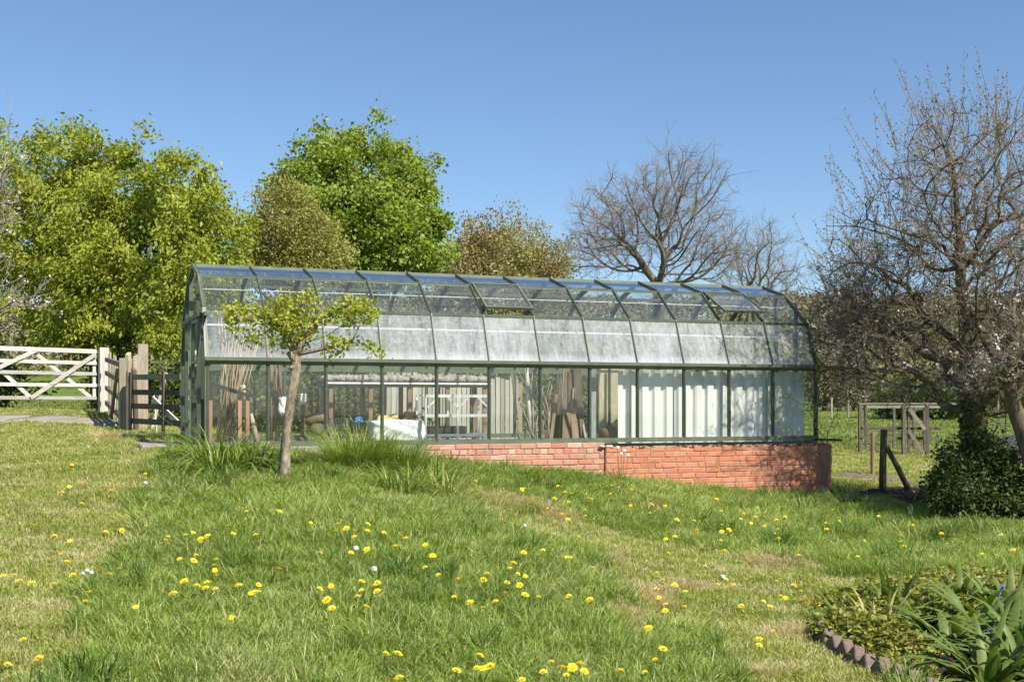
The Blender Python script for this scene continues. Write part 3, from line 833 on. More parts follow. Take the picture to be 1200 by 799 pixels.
def tubes_mesh(name, pos, rad, paths, seed=0, thin=.02):
    V = []; Fc = []; o = 0
    for p in paths:
        P_ = pos[p]; R_ = rad[p].copy()
        if len(p) > 1 and p[0] != 0: R_[0] = min(R_[0], R_[1]*1.35)
        n = 10 if R_.max() > .09 else (6 if R_.max() > .03 else (4 if R_.max() > thin else 3))
        D = np.gradient(P_, axis=0); D /= np.maximum(np.linalg.norm(D, axis=1, keepdims=True), 1e-9)
        ref = np.array([.37,.21,.9]) if abs(D[0,2]) < .8 else np.array([.9,.3,.2])
        A = np.cross(D, ref); A /= np.maximum(np.linalg.norm(A, axis=1, keepdims=True), 1e-9); B = np.cross(A, D)
        t = np.arange(n)*2*math.pi/n
        ring = P_[:,None,:] + R_[:,None,None]*(np.cos(t)[None,:,None]*A[:,None,:] + np.sin(t)[None,:,None]*B[:,None,:])
        V.append(ring.reshape(-1,3)); m = len(p)
        i = np.arange(m-1)[:,None]*n + np.arange(n)[None,:]; j = np.arange(m-1)[:,None]*n + (np.arange(n)[None,:]+1) % n
        Fc.append(np.stack([i,j,j+n,i+n],-1).reshape(-1,4)+o); o += m*n
    return np_mesh(name, np.vstack(V), np.vstack(Fc), True)

def spikes_mesh(V, Fc, base, direc, length, r, seed=0, bend=.15, sides=3):
    """thin tapered twigs: base (n,3), direction, length (n,), r (n,)"""
    rg = np.random.default_rng(seed); n = len(base)
    D = direc/np.maximum(np.linalg.norm(direc,axis=1,keepdims=True),1e-9)
    A = np.cross(D, np.array([.3,.5,.81])); A /= np.maximum(np.linalg.norm(A,axis=1,keepdims=True),1e-9); B = np.cross(A,D)
    mid = base + D*(length*.5)[:,None] + rg.normal(0,1,(n,3))*(length*bend)[:,None]*.5
    tip = base + D*length[:,None] + rg.normal(0,1,(n,3))*(length*bend)[:,None]
    o = sum(len(v) for v in V)
    t = np.arange(sides)*2*math.pi/sides
    off = np.cos(t)[None,:,None]*A[:,None,:] + np.sin(t)[None,:,None]*B[:,None,:]
    verts = np.concatenate([base[:,None,:]+off*r[:,None,None], mid[:,None,:]+off*(r*.7)[:,None,None], tip[:,None,:]+off*(r*.35)[:,None,None]], 1)
    k = 3*sides; b0 = (np.arange(n)*k)[:,None]
    fs = []
    for lv in (0,1):
        for s in range(sides):
            fs.append(np.concatenate([b0+lv*sides+s, b0+lv*sides+(s+1)%sides, b0+(lv+1)*sides+(s+1)%sides, b0+(lv+1)*sides+s],1))
    V.append(verts.reshape(-1,3)); Fc.append(np.stack(fs,1).reshape(-1,4)+o)
    return mid, tip

def leaves_arrays(c, out, size, rg, droop=.4, wid=.55, spread=.6):
    """folded pointed leaves at c (n,3), facing roughly 'out'"""
    n = len(c)
    d = out + rg.normal(0, spread, (n,3)); d[:,2] -= droop
    d /= np.maximum(np.linalg.norm(d,axis=1,keepdims=True),1e-9)
    ref = rg.normal(0,1,(n,3)); ref[:,2] += .6
    s = np.cross(d, ref); s /= np.maximum(np.linalg.norm(s,axis=1,keepdims=True),1e-9); nn = np.cross(s, d)
    L = size*rg.uniform(.6,1.35,n); W = L*wid
    b = c - d*(L*.5)[:,None]; t = c + d*(L*.5)[:,None]
    l = c + s*(W*.5)[:,None] + nn*(W*.22)[:,None]; r = c - s*(W*.5)[:,None] + nn*(W*.22)[:,None]
    V = np.stack([b,l,t,r],1).reshape(-1,3); k = (np.arange(n)*4)[:,None]
    Fc = np.concatenate([np.concatenate([k,k+1,k+2],1), np.concatenate([k,k+2,k+3],1)],0)
    return V, Fc

def lobe_points(lobes, n, rg, shell=.35, lump=.16, fringe=.08):
    """points through the volume of world-space ellipsoids (cx,cy,cz,rx,ry,rz), favouring the outside"""
    w = np.array([(l[3]*l[4]*l[5])**(2/3) for l in lobes]); w = w/w.sum()
    out = []; nrmv = []
    for l, ww in zip(lobes, w):
        m = max(4, int(n*ww)); d = rg.normal(0,1,(m,3)); d /= np.linalg.norm(d,axis=1,keepdims=True)
        bump = 1 + lump*(np.sin(d[:,0]*5+l[0]*3)*np.sin(d[:,1]*4+l[1])+np.sin(d[:,2]*6+d[:,0]*3+l[2]))*.6
        r = rg.uniform(0,1,m)**shell*bump
        r = np.where(rg.uniform(0,1,m) < fringe, bump*rg.uniform(1.0,1.25,m), r)
        out.append(np.array(l[:3]) + d*r[:,None]*np.array(l[3:6])); nrmv.append(d)
    return np.vstack(out), np.vstack(nrmv)

def px_lobes(ls):
    """(column, row, half width px, half height px, distance, half depth m) -> world ellipsoids"""
    r = []
    for px, py, rx, ry, d, rd in ls:
        c = at(px, py, d); r.append((c.x, c.y, c.z, rx/F_PX*d, rd, ry/F_PX*d))
    return r

def leafy_tree(name, label, base, lobes, trunk_top, n_clump, n_leaf, size, leaf_mat, bark, r_base, seed,
               shell=.35, sig=.22, droop=.4, bf=.4, r_tip=.008, lump=.16, wid=.6, cat='tree', group=None, up=.0, fork=None):
    rg = np.random.default_rng(seed)
    base = Vector(base); base.z = gz(base.x, base.y) - .1
    t = thing(name, label, cat, base, 0, group)
    P0, N0 = lobe_points(lobes, n_clump, rg, shell, lump)
    g = ground(P0[:,0], P0[:,1]); k = P0[:,2] > g + .15; P0, N0 = P0[k], N0[k]
    tt = Vector(trunk_top); tr = []
    for i in range(7):
        f = i/6; p = base.lerp(tt, f) + Vector((rg.normal(0,.03), rg.normal(0,.03), 0))*(r_base*6 if 0 < i < 6 else 0); tr.append(p)
    nodes, par = mst_tree(tr, P0, bf)
    pos, rad, paths, ch = tree_paths(nodes, par, r_tip, r_base, 1)
    off = np.array(base)
    me = tubes_mesh('trunk', pos-off, rad, paths); me.materials.append(bark); link('trunk', me, None, t)
    per = np.maximum(1, rg.poisson(n_leaf/len(P0), len(P0)))
    c = np.repeat(P0, per, 0) + rg.normal(0, sig, (per.sum(),3))*np.array([1,1,.8]); nn = np.repeat(N0, per, 0); nn[:,2] += up
    V, Fc = leaves_arrays(c-off, nn, size, rg, droop, wid)
    me = np_mesh('crown', V, Fc); me.materials.append(leaf_mat); link('crown', me, None, t)
    return t

def bare_tree(name, label, base, lobes, trunk, n_pts, bark, twig_mat, r_base, seed, r_tip=.006, bf=.5, twigs=4, tw_len=.5, tw_r=.004,
              up=.4, shell=.5, buds=None, thin=.02, cat='tree', group=None, smooth=2, twig2=0, zmin=.3):
    rg = np.random.default_rng(seed)
    base = Vector(base); base.z = gz(base.x, base.y) - .08
    t = thing(name, label, cat, base, 0, group); off = np.array(base)
    P0, N0 = lobe_points(lobes, n_pts, rg, shell, .12)
    g = ground(P0[:,0], P0[:,1]); k = P0[:,2] > g + zmin; P0 = P0[k]
    tr = [base] + [Vector(p) for p in trunk]
    # subdivide trunk
    tt = [tr[0]]
    for a, b in zip(tr[:-1], tr[1:]):
        for f in (1/3, 2/3, 1): tt.append(a.lerp(b, f) + Vector(rg.normal(0,.012,3)))
    nodes, par = mst_tree(tt, P0, bf)
    pos, rad, paths, ch = tree_paths(nodes, par, r_tip, r_base, smooth)
    me = tubes_mesh('trunk', pos-off, rad, paths, thin=thin); me.materials.append(bark); link('trunk', me, None, t)
    # fine twigs on every thin node
    fine = np.where(rad < r_tip*4.2)[0]; fine = fine[fine > len(tt)]
    pa_ = par[fine]; D = pos[fine]-pos[pa_]
    D /= np.maximum(np.linalg.norm(D,axis=1,keepdims=True),1e-9)
    V = []; Fc = []
    bb = np.repeat(pos[fine], twigs, 0); dd = np.repeat(D, twigs, 0) + rg.normal(0,.55,(len(fine)*twigs,3)); dd[:,2] += up
    f = rg.uniform(0,1,len(bb))[:,None]; bb = bb - np.repeat(D, twigs, 0)*f*.25*tw_len
    ln = tw_len*rg.uniform(.35,1.25,len(bb))
    mid, tip = spikes_mesh(V, Fc, bb-off, dd, ln, np.full(len(bb), tw_r)*rg.uniform(.7,1.2,len(bb)), seed)
    allmid, alltip = [mid], [tip]
    if twig2:
        b2 = np.repeat(mid, twig2, 0); d2 = np.repeat(dd, twig2, 0) + rg.normal(0,.7,(len(mid)*twig2,3)); d2[:,2] += up*.7
        m2, t2 = spikes_mesh(V, Fc, b2, d2, np.repeat(ln, twig2)*rg.uniform(.3,.7,len(b2)), np.full(len(b2), tw_r*.7), seed+1)
        allmid.append(m2); alltip.append(t2)
    me = np_mesh('crown', np.vstack(V), np.vstack(Fc), True); me.materials.append(twig_mat); link('crown', me, None, t)
    return t, np.vstack(allmid), np.vstack(alltip), off

BARK_GREY = mat_bark('grey_bark', (.085,.07,.05), (.20,.17,.13), (.16,.15,.10))
BARK_DARK = mat_bark('dark_bark', (.05,.04,.03), (.13,.105,.08), (.12,.12,.07))
BARK_LICH = mat_bark('lichen_bark', (.10,.075,.05), (.31,.25,.18), (.38,.35,.26), 34)
BARK_MOSS = mat_bark('mossy_bark', (.07,.055,.036), (.17,.135,.09), (.13,.14,.05), 14)
TWIG_GREY = mat_plain('grey_brown_twigs', (.20,.165,.125), (.34,.285,.22), 5, .9, 0)
TWIG_RED = mat_plain('reddish_brown_twigs', (.19,.145,.10), (.37,.295,.21), 5, .85, 0)
L_LIME = mat_foliage('spring_lime_leaves', [(.13,.165,.02),(.235,.28,.032),(.345,.39,.05),(.43,.46,.08)], .5)
L_GREEN = mat_foliage('fresh_green_leaves', [(.105,.165,.024),(.20,.275,.04),(.30,.37,.065),(.38,.43,.10)], .4)
L_OLIVE = mat_foliage('bronze_olive_leaves', [(.17,.165,.05),(.26,.245,.07),(.33,.335,.09),(.35,.41,.10)], .5, .3)
L_COPPER = mat_foliage('copper_young_leaves', [(.25,.19,.10),(.33,.27,.14),(.35,.34,.14),(.33,.39,.14)], .35, .3)
L_DARK = mat_foliage('dark_shrub_leaves', [(.035,.058,.015),(.065,.098,.024),(.105,.14,.036)], .9, .25, .62)
L_HEDGE = mat_foliage('hedge_leaves', [(.045,.07,.016),(.085,.12,.024),(.14,.17,.035)], .5, .3)
L_TREE1 = mat_foliage('yellow_green_young_leaves', [(.21,.26,.03),(.35,.40,.05),(.47,.48,.08),(.54,.42,.13)], 2.2, .45, .45, (1.2,1.2,.5), 11)

# ------------------------------------------------------------------ trees behind the house
leafy_tree('spreading_tree', 'broad lime green leafy tree behind the white field gate', at(120,470,33),
    px_lobes([(90,232,75,75,32,2.6),(20,252,70,85,33,2.6),(160,260,75,75,31,2.4),(225,265,55,80,30,2.2),(60,330,85,75,31,2.4),(150,350,80,65,30,2.2),(230,345,62,75,29,2.0),(205,400,30,32,28,1.4),(100,395,50,22,30,1.4),(-70,280,80,120,34,3),(262,300,30,60,31,1.6),(88,160,18,16,32,.8),(45,166,16,14,32,.7),(150,188,18,16,31,.8),(205,190,16,18,30,.8),(243,208,14,20,30,.7),(120,180,14,14,32,.7)]),
    at(120,330,32.5), 1150, 105000, .125, L_LIME, BARK_DARK, .30, 3, .42, .17, .95, .35, wid=.5, lump=.3)
leafy_tree('round_tree', 'tall rounded bright green maple tree behind the greenhouse', at(415,470,47),
    px_lobes([(415,225,72,66,47,3.4),(370,235,45,50,46,2.6),(465,250,48,62,47,2.6),(420,290,95,55,46,3),(485,290,32,50,46,2),(360,200,20,20,46,1),(380,172,18,16,46,1),(415,165,14,14,47,1),(450,180,16,14,47,1),(495,230,16,18,47,1),(508,265,14,14,46,1),(335,215,14,14,46,1)]),
    at(415,330,47), 520, 52000, .165, L_GREEN, BARK_DARK, .34, 5, .42, .25, .45, .35, wid=.7, lump=.3)
leafy_tree('olive_tree', 'bronze olive tree between the lime green and bright green crowns', at(335,470,40),
    px_lobes([(335,262,48,48,40,2),(310,290,40,48,40,1.8),(372,295,40,45,40,1.8),(340,310,70,40,40,2)]),
    at(335,340,40), 620, 30000, .10, L_OLIVE, BARK_GREY, .2, 8, .45, .2, .2, .35)
leafy_tree('copper_tree', 'rounded copper brown tree rising behind the middle of the roof', at(590,480,58),
    px_lobes([(588,305,62,46,58,3),(555,318,45,45,57,2.5),(630,322,48,38,58,2.5),(590,345,85,40,57,3)]),
    at(590,370,58), 700, 48000, .14, L_COPPER, BARK_GREY, .26, 9, .42, .28, .1, .35)
bare_tree('large_bare_tree', 'large leafless tree with spreading crown behind the roof', at(775,480,52),
    px_lobes([(795,225,62,52,52,3.2),(720,255,52,50,52,2.8),(785,280,90,50,52,3.2),(700,290,40,38,51,2),(840,300,40,36,52,2)]),
    [at(777,400,52), at(773,345,52), at(776,310,52)], 2100, BARK_GREY, TWIG_GREY, .27, 14, .009, .27, 4, .5, .0052, .15, .42, twig2=2, thin=.03)
bare_tree('slender_bare_tree', 'smaller leafless tree right of the large bare one', at(890,482,60),
    px_lobes([(890,300,40,44,60,2.4),(915,330,30,30,60,2),(868,325,34,34,60,2)]),
    [at(888,400,60), at(886,360,60)], 700, BARK_GREY, TWIG_GREY, .2, 15, .0085, .24, 3, .55, .0052, .3, .45, twig2=2, thin=.03)

# dark hedge plants under the lime tree and behind the house
HEDGE = [((-40,440,70,34,31,1.2),'dark hedge shrub behind the gate at the picture edge'),
         ((140,440,36,34,30,1.2),'dark shrub behind the tall gate post'),((225,452,40,40,24,1.0),'green shrub behind the small wooden gate'),
         ((300,455,45,45,23.5,1.0),'green shrub behind the bamboo canes'),((385,452,48,40,24,1.0),'dark shrub behind the gravel bench'),
         ((450,470,40,30,24.5,.9),'dark green shrub behind the white sack'),((700,450,40,40,30,1.2),'dark shrub behind the leaning planks'),((640,440,30,45,31,1.2),'dark shrub behind the bundle of brushwood')]
for i, (lb, lab) in enumerate(HEDGE):
    c = at(lb[0], lb[1]+lb[3], lb[4]); g = gz(c.x, c.y)
    top = EYE-(lb[1]-lb[3]-HOR)/F_PX*lb[4]
    hz = max(.5, (top-g)/2)
    L1 = [(c.x, c.y, g+hz, lb[2]/F_PX*lb[4], lb[5], hz), (c.x+.4, c.y+.2, g+hz*.7, lb[2]/F_PX*lb[4]*.8, lb[5], hz*.7)]
    leafy_tree('hedge_shrub', lab, (c.x, c.y, g), L1, (c.x, c.y, g+hz*.6), 170, 5200, .10, L_HEDGE, BARK_DARK, .05, 60+i, .4, .14, .2, .3, .006, cat='shrub', group='shrubs behind the greenhouse and gate')
# ------------------------------------------------------------------ apple trees on the right, small tree in front
apt, am, atp, aoff = bare_tree('apple_tree', 'old twiggy apple tree with mossy trunk beside the greenhouse', at(1150,598,16.2),
    px_lobes([(1110,200,75,85,16.4,1.3),(1060,290,95,80,16.9,1.3),(1150,310,90,110,16.3,1.5),(1020,350,70,65,17.7,1.0),(1080,400,90,60,16.9,1.1),(1180,400,80,90,16.4,1.4),(1000,405,55,38,17.9,.7),(985,440,45,24,18.3,.6),(985,375,48,55,18.2,.7),(1010,330,50,50,18.0,.7),(1045,390,60,50,17.6,.8),(1050,450,60,22,16.9,.8),(1200,240,70,110,16.6,1.3),(1150,460,60,30,16.0,.9)]),
    [at(1143,520,16.2), at(1138,470,16.2), at(1130,380,16.3), at(1124,290,16.4), at(1118,200,16.4)], 2800, BARK_MOSS, TWIG_RED, .135, 21, .0056, .2, 3, .30, .0036, .12, .55, twig2=2, thin=.012, smooth=1)
rg = np.random.default_rng(77)
# long upright water shoots around the crown's rim, with spurs
V = []; Fc = []
lobes = px_lobes([(1110,190,95,80,16.4,1.2),(1040,280,100,75,16.9,1.1),(1000,340,60,65,17.9,.9),(980,370,45,55,18.1,.7),(1160,200,80,80,16.4,1.2),(1190,240,60,110,16.6,1.3)])
P0, N0 = lobe_points(lobes, 240, rg, .12, .05); k = N0[:,2] > -.1; P0, N0 = P0[k], N0[k]
d = N0*.55 + np.array([-.15,0,.9]) + rg.normal(0,.18,N0.shape); ln = rg.uniform(.35,.95,len(P0))
mid, tip = spikes_mesh(V, Fc, P0-aoff-d*.25, d, ln+.25, np.full(len(P0), .0062), 5, .06, 4)
sp_b = []; sp_d = []
for f in np.linspace(.15,.95,9):
    b = (P0-aoff-d*.25) + (tip-(P0-aoff-d*.25))*f; sp_b.append(b); sp_d.append(rg.normal(0,1,b.shape)+d*.6)
sp_b = np.vstack(sp_b); sp_d = np.vstack(sp_d)
m2, t2 = spikes_mesh(V, Fc, sp_b, sp_d, rg.uniform(.03,.09,len(sp_b)), np.full(len(sp_b), .0045), 6)
me = np_mesh('shoots', np.vstack(V), np.vstack(Fc), True); me.materials.append(TWIG_RED); link('shoots', me, None, apt)
# swelling buds and opening leaves, then blossom
M_BUD = mat_foliage('brown_pink_buds', [(.15,.10,.06),(.23,.16,.10),(.22,.20,.08),(.30,.20,.15)], 3, .2)
M_BLOS = mat_foliage('white_pink_blossom', [(.62,.46,.44),(.75,.65,.62),(.82,.78,.74)], 3, .3, .6, (1,1,1))
allt = np.vstack([am, atp]); sel = allt[rg.choice(len(allt), 15000, replace=False)]
sel = np.vstack([sel, t2, sp_b])
Vb, Fb = leaves_arrays(sel, rg.normal(0,1,sel.shape), .034, rg, -.2, .6)
me = np_mesh('buds', Vb, Fb); me.materials.append(M_BUD); link('buds', me, None, apt)
low = allt[(allt[:,2] < 3.0)]; cen = low[rg.choice(len(low), 420, replace=False)]
pet = np.repeat(cen, 6, 0) + rg.normal(0,.022,(len(cen)*6,3))
Vb, Fb = leaves_arrays(pet, rg.normal(0,1,pet.shape), .034, rg, 0, .9)
me = np_mesh('blossom', Vb, Fb); me.materials.append(M_BLOS); link('blossom', me, None, apt)
L_IVY = mat_foliage('ivy_and_moss_leaves', [(.075,.08,.018),(.13,.14,.03),(.20,.20,.045)], 2, .25)
tz = rg.uniform(0,1,2200); tp = np.array([np.array(at(1150,598,16.2).lerp(at(1136,455,16.2), f)) for f in tz]) - aoff
ang = rg.uniform(0,6.283,len(tz)); tp += np.column_stack([np.cos(ang), np.sin(ang), np.zeros(len(tz))])*(.13+.05*rg.uniform(0,1,len(tz)))[:,None]
Vb, Fb = leaves_arrays(tp, np.column_stack([np.cos(ang), np.sin(ang), np.zeros(len(tz))])*.5, .05, rg, .5, .8)
me = np_mesh('ivy', Vb, Fb); me.materials.append(L_IVY); link('ivy', me, None, apt)

bt2, bm2, btp2, boff2 = bare_tree('leaning_apple_tree', 'leaning apple tree with pale blossom at the right picture edge', at(1228,600,15.0),
    px_lobes([(1215,380,60,60,15.0,.9),(1260,300,70,80,15.2,1.0),(1185,430,40,40,14.9,.7),(1280,400,70,80,15.2,1.0),(1160,440,30,22,14.8,.5)]),
    [at(1205,520,15.0), at(1180,450,14.95), at(1190,390,15.0)], 900, BARK_MOSS, TWIG_GREY, .12, 22, .006, .4, 3, .22, .0036, .3, .5, twig2=2, thin=.012, smooth=1)
allt = np.vstack([bm2, btp2]); cen = allt[rg.choice(len(allt), 420, replace=False)]
pet = np.repeat(cen, 6, 0) + rg.normal(0,.024,(len(cen)*6,3))
Vb, Fb = leaves_arrays(pet, rg.normal(0,1,pet.shape), .036, rg, 0, .9)
me = np_mesh('blossom', Vb, Fb); me.materials.append(M_BLOS); link('blossom', me, None, bt2)
sel = allt[rg.choice(len(allt), 3000, replace=False)]
Vb, Fb = leaves_arrays(sel, rg.normal(0,1,sel.shape), .03, rg, -.2, .6)
me = np_mesh('buds', Vb, Fb); me.materials.append(M_BUD); link('buds', me, None, bt2)

# lichen-grey blossom tree reaching in from the left
bt3, bm3, btp3, boff3 = bare_tree('lichened_fruit_tree', 'pale lichened fruit tree branches reaching in from the left edge', at(-120,540,15.5),
    px_lobes([(-60,260,80,110,15.6,1.0),(0,350,55,34,15.4,.5),(-10,220,40,70,15.6,.5),(-90,350,80,60,15.5,1.0),(35,358,30,12,15.3,.25)]),
    [at(-115,470,15.5), at(-95,390,15.5), at(-80,300,15.6)], 380, BARK_LICH, mat_plain('lichen_twigs', (.24,.21,.17), (.44,.41,.34), 6, .9, 0), .11, 23, .0065, .4, 3, .22, .0035, .4, .5, twig2=1, thin=.012, smooth=1)
allt = np.vstack([bm3, btp3]); cen = allt[rg.choice(len(allt), 260, replace=False)]
pet = np.repeat(cen, 6, 0) + rg.normal(0,.024,(len(cen)*6,3))
Vb, Fb = leaves_arrays(pet, rg.normal(0,1,pet.shape), .036, rg, 0, .9)
me = np_mesh('blossom', Vb, Fb); me.materials.append(M_BLOS); link('blossom', me, None, bt3)
V = []; Fc = []
b0 = np.array([at(10,160,15.4)[:], at(-8,190,15.5)[:]])-boff3
mid, tip = spikes_mesh(V, Fc, b0, np.array([[.06,0,1.0],[.1,0,1.0]]), np.array([.62,.5]), np.array([.009,.008]), 3, .04, 5)
me = np_mesh('shoots', np.vstack(V), np.vstack(Fc), True); me.materials.append(TWIG_GREY); link('shoots', me, None, bt3)

# the small standard tree in front of the glass
TD = 12.8
t0 = gp(333,566); TD = t0.y
t1 = thing('young_tree', 'small lichened tree with flat leafy crown in front of the greenhouse', 'tree', t0 - Vector((0,0,.05)))
o3 = np.array(t0 - Vector((0,0,.05)))
LB = px_lobes([(352,376,36,22,TD,.32),(312,376,30,20,TD,.28),(282,368,20,14,TD,.2),(392,372,30,14,TD,.24),(428,366,24,14,TD,.2),(345,397,26,12,TD,.22),(405,402,24,10,TD,.2),(436,410,14,9,TD,.14),(330,354,16,10,TD,.2),(362,352,16,10,TD,.2),(412,356,16,10,TD,.18),(296,394,14,7,TD,.14),(270,376,12,9,TD,.14)])
P0, N0 = lobe_points(LB, 230, rg, .5, .3)
trunk = [t0-Vector((0,0,.05)), at(333,540,TD), at(337,500,TD), at(340,462,TD), at(348,432,TD), at(352,412,TD), at(356,396,TD)]
nodes, par = mst_tree(trunk, P0, .35)
pos, rad, paths, ch = tree_paths(nodes, par, .005, .066, 1)
for i, r_ in enumerate((.076,.060,.053,.050,.057,.048,.034)): rad[i] = r_
me = tubes_mesh('trunk', pos-o3, rad, paths, thin=.012); me.materials.append(BARK_LICH)
# knobs and ridges on the old bark
r2 = np.random.default_rng(4)
for v in me.vertices:
    p = v.co; s = math.sin(p.z*31+p.x*40)*math.sin(p.z*13+p.y*55)
    if p.z < 1.45: v.co = Vector((p.x + .009*s, p.y + .008*math.cos(p.z*27+p.x*33), p.z))
link('trunk', me, None, t1)
stub = MB().tube([Vector(at(347,425,TD))-Vector(o3), Vector(at(339,412,TD))-Vector(o3)+Vector((0,-.03,0))], [.04,.034], 9).tube([Vector(at(346,428,TD))-Vector(o3), Vector(at(340,432,TD-.06))-Vector(o3)], [.03,.022], 8).build('pruned_stub', BARK_LICH, t1, True)
per = 13; c = np.repeat(P0, per, 0) + rg.normal(0,.042,(len(P0)*per,3)); nn = np.repeat(N0, per, 0); nn[:,2] += .2
Vb, Fb = leaves_arrays(c-o3, nn, .052, rg, .15, .62)
me = np_mesh('crown', Vb, Fb); me.materials.append(L_TREE1); link('crown', me, None, t1)

# dark shrub at the right
sb = gp(1135,600); s_ = 15.4
leafy_tree('dark_shrub', 'dense dark green shrub below the apple tree', sb,
    px_lobes([(1132,556,32,38,15.5,.5),(1165,562,34,36,15.4,.5),(1112,574,22,24,15.3,.36),(1195,575,36,32,15.4,.5),(1150,525,24,24,15.6,.4),(1145,580,58,20,15.2,.5)]),
    at(1135,560,15.4), 420, 15000, .055, L_DARK, BARK_DARK, .03, 31, .5, .085, .1, .3, .004, lump=.35, cat='shrub')

# ------------------------------------------------------------------ far hedges, trees and woodland to the right
L_DULL = mat_foliage('dull_brown_hedge', [(.15,.125,.08),(.21,.18,.11),(.24,.23,.12)], .5, .15)
L_HEDGE2 = mat_foliage('fresh_hedge_leaves', [(.10,.14,.025),(.17,.22,.04),(.24,.29,.06)], .5, .3)
BG = [((1066,450,34,18,62,3),L_HEDGE2,'light green bush in the field hedge beyond the timber frame','green_bush'),
      ((1000,440,45,26,95,3),L_DULL,'dull brown bush in the far hedge right of the greenhouse','hedge_bush'),
      ((965,436,30,28,98,3),L_DULL,'brownish bush in the far hedge beside the glass corner','hedge_bush'),
      ((1130,444,50,20,92,3),L_DULL,'dull brown bush in the far hedge behind the apple trunk','hedge_bush'),
      ((1195,445,45,25,82,3),L_HEDGE,'green bush in the far hedge at the right edge','hedge_bush'),
      ((1080,463,40,10,60,2),L_DARK,'low dark bush in the field hedge beyond the timber frame','dark_hedge_bush')]
for i, (lb, mt, lab, nm) in enumerate(BG):
    d = lb[4]; c = at(lb[0], lb[1], d); g = gz(c.x, c.y); top = EYE-(lb[1]-lb[3]-HOR)/F_PX*d; hz = max(.6, (top-g)/2)
    rx = lb[2]/F_PX*d
    L1 = [(c.x, c.y, g+hz, rx*.75, lb[5], hz), (c.x-rx*.5, c.y, g+hz*.75, rx*.5, lb[5]*.8, hz*.75), (c.x+rx*.55, c.y, g+hz*.7, rx*.5, lb[5]*.8, hz*.7)]
    leafy_tree(nm, lab, (c.x, c.y, g), L1, (c.x, c.y, g+hz*.6), 260, 6000, .2, mt, BARK_DARK, .12, 130+i, .45, .3, .1, .3, .015, cat='bush', group='bushes of the far field hedge')
# wooded hillside: one uncountable mass
rgw = np.random.default_rng(90); n = 4600
xw = rgw.uniform(-160, 260, n); yw = rgw.uniform(130, 340, n); hw = rgw.uniform(3, 7, n); zw = ground(xw, yw)
Vw = []; Fw = []; o = 0
cc = []; oo = []
for k in range(44):
    ang = rgw.normal(0,1,(n,3)); ang /= np.linalg.norm(ang,axis=1,keepdims=True); ang[:,2] = np.abs(ang[:,2])*1.0
    cc.append(np.column_stack([xw,yw,zw+hw*.35]) + ang*np.column_stack([hw*.45,hw*.45,hw*.6])*rgw.uniform(.7,1.0,(n,1))); oo.append(ang)
Vb, Fb = leaves_arrays(np.vstack(cc), np.vstack(oo), .75, rgw, .1, .75)
wood = np_mesh('woodland', Vb, Fb)
wood.materials.append(mat_foliage('hillside_woodland', [(.16,.13,.09),(.22,.185,.12),(.19,.19,.09),(.24,.24,.10)], .03, .1, .9, (1,1,.8), .25))
wd = link('woodland', wood); tag(wd, 'brown and green wooded hillside beyond the fields', 'woodland', kind='stuff')
# ------------------------------------------------------------------ field gate, posts and rustic fence on the left
W_WHITE = mat_wood('whitewashed_wood', (.32,.29,.25), (.56,.53,.48), 3, (8,1,1), .85)
W_WHITEV = mat_wood('bleached_post_wood', (.30,.27,.23), (.52,.48,.43), 3, (1,1,8), .85)
W_GREY = mat_wood('silvered_wood', (.17,.14,.105), (.36,.31,.24), 3, (1,1,8), .9)
W_GREYH = mat_wood('silvered_rail_wood', (.15,.12,.09), (.32,.27,.21), 3, (8,1,1), .9)
W_PALE = mat_wood('pale_green_stained_wood', (.26,.24,.15), (.44,.40,.27), 3, (1,1,8), .9)
W_DARK = mat_wood('dark_old_wood', (.06,.048,.036), (.15,.12,.09), 3, (1,1,8), .9)
W_RED = mat_wood('reddish_timber', (.26,.13,.08), (.44,.24,.15), 3, (1,1,8), .8)
W_BROWN = mat_wood('brown_timber', (.13,.085,.055), (.27,.185,.12), 3, (1,1,8), .85)
W_BOARD = mat_wood('pale_fence_boards', (.24,.22,.185), (.40,.37,.32), 3, (1,1,8), .85)

GA = at(113,474,27.0); GB_ = at(-62,474,24.6)
gax = (Vector((GB_.x,GB_.y,0))-Vector((GA.x,GA.y,0))); glen = gax.length; gax.normalize()
zb = EYE-(468-HOR)/F_PX*27.0
gate = thing('field_gate', 'whitewashed five bar field gate with crossed braces', 'gate', (GA.x, GA.y, zb), math.atan2(gax.y, gax.x))
rails = [.025, .20, .40, .66, 1.02]
rails_z = [(.03,.075),(.31,.075),(.565,.075),(.80,.075),(1.06,.095)]
for z, h in rails_z:
    MB().box((.0,-.016,z-h/2),(glen,.016,z+h/2), .004).build('rail', W_WHITE, gate)
def ppx(px):   # picture column -> distance along the gate
    t = (px-600)/F_PX; return (t*GA.y-GA.x)/(gax.x-t*gax.y)
for (p0,z0,p1,z1,off) in ((111,1.0,35,.02,.034),(41,1.0,107,.05,-.034),(44,1.07,-62,.15,.034),(3,.58,37,.03,-.034),(-40,1.0,3,.58,-.034)):
    MB().beam((ppx(p0),off,z0),(ppx(p1),off,z1),.032,.08).build('brace', W_WHITE, gate)
MB().box((.0,-.05,-.01),(.075,-.017,1.10), .004).build('stile', W_WHITEV, gate)
MB().box((glen-.09,-.05,-.01),(glen,-.017,1.10), .004).build('stile', W_WHITEV, gate)
for z in (.32,1.06): MB().beam((-.22,-.05,z),(.5,-.056,z),.012,.05).build('hinge', W_DARK, gate)

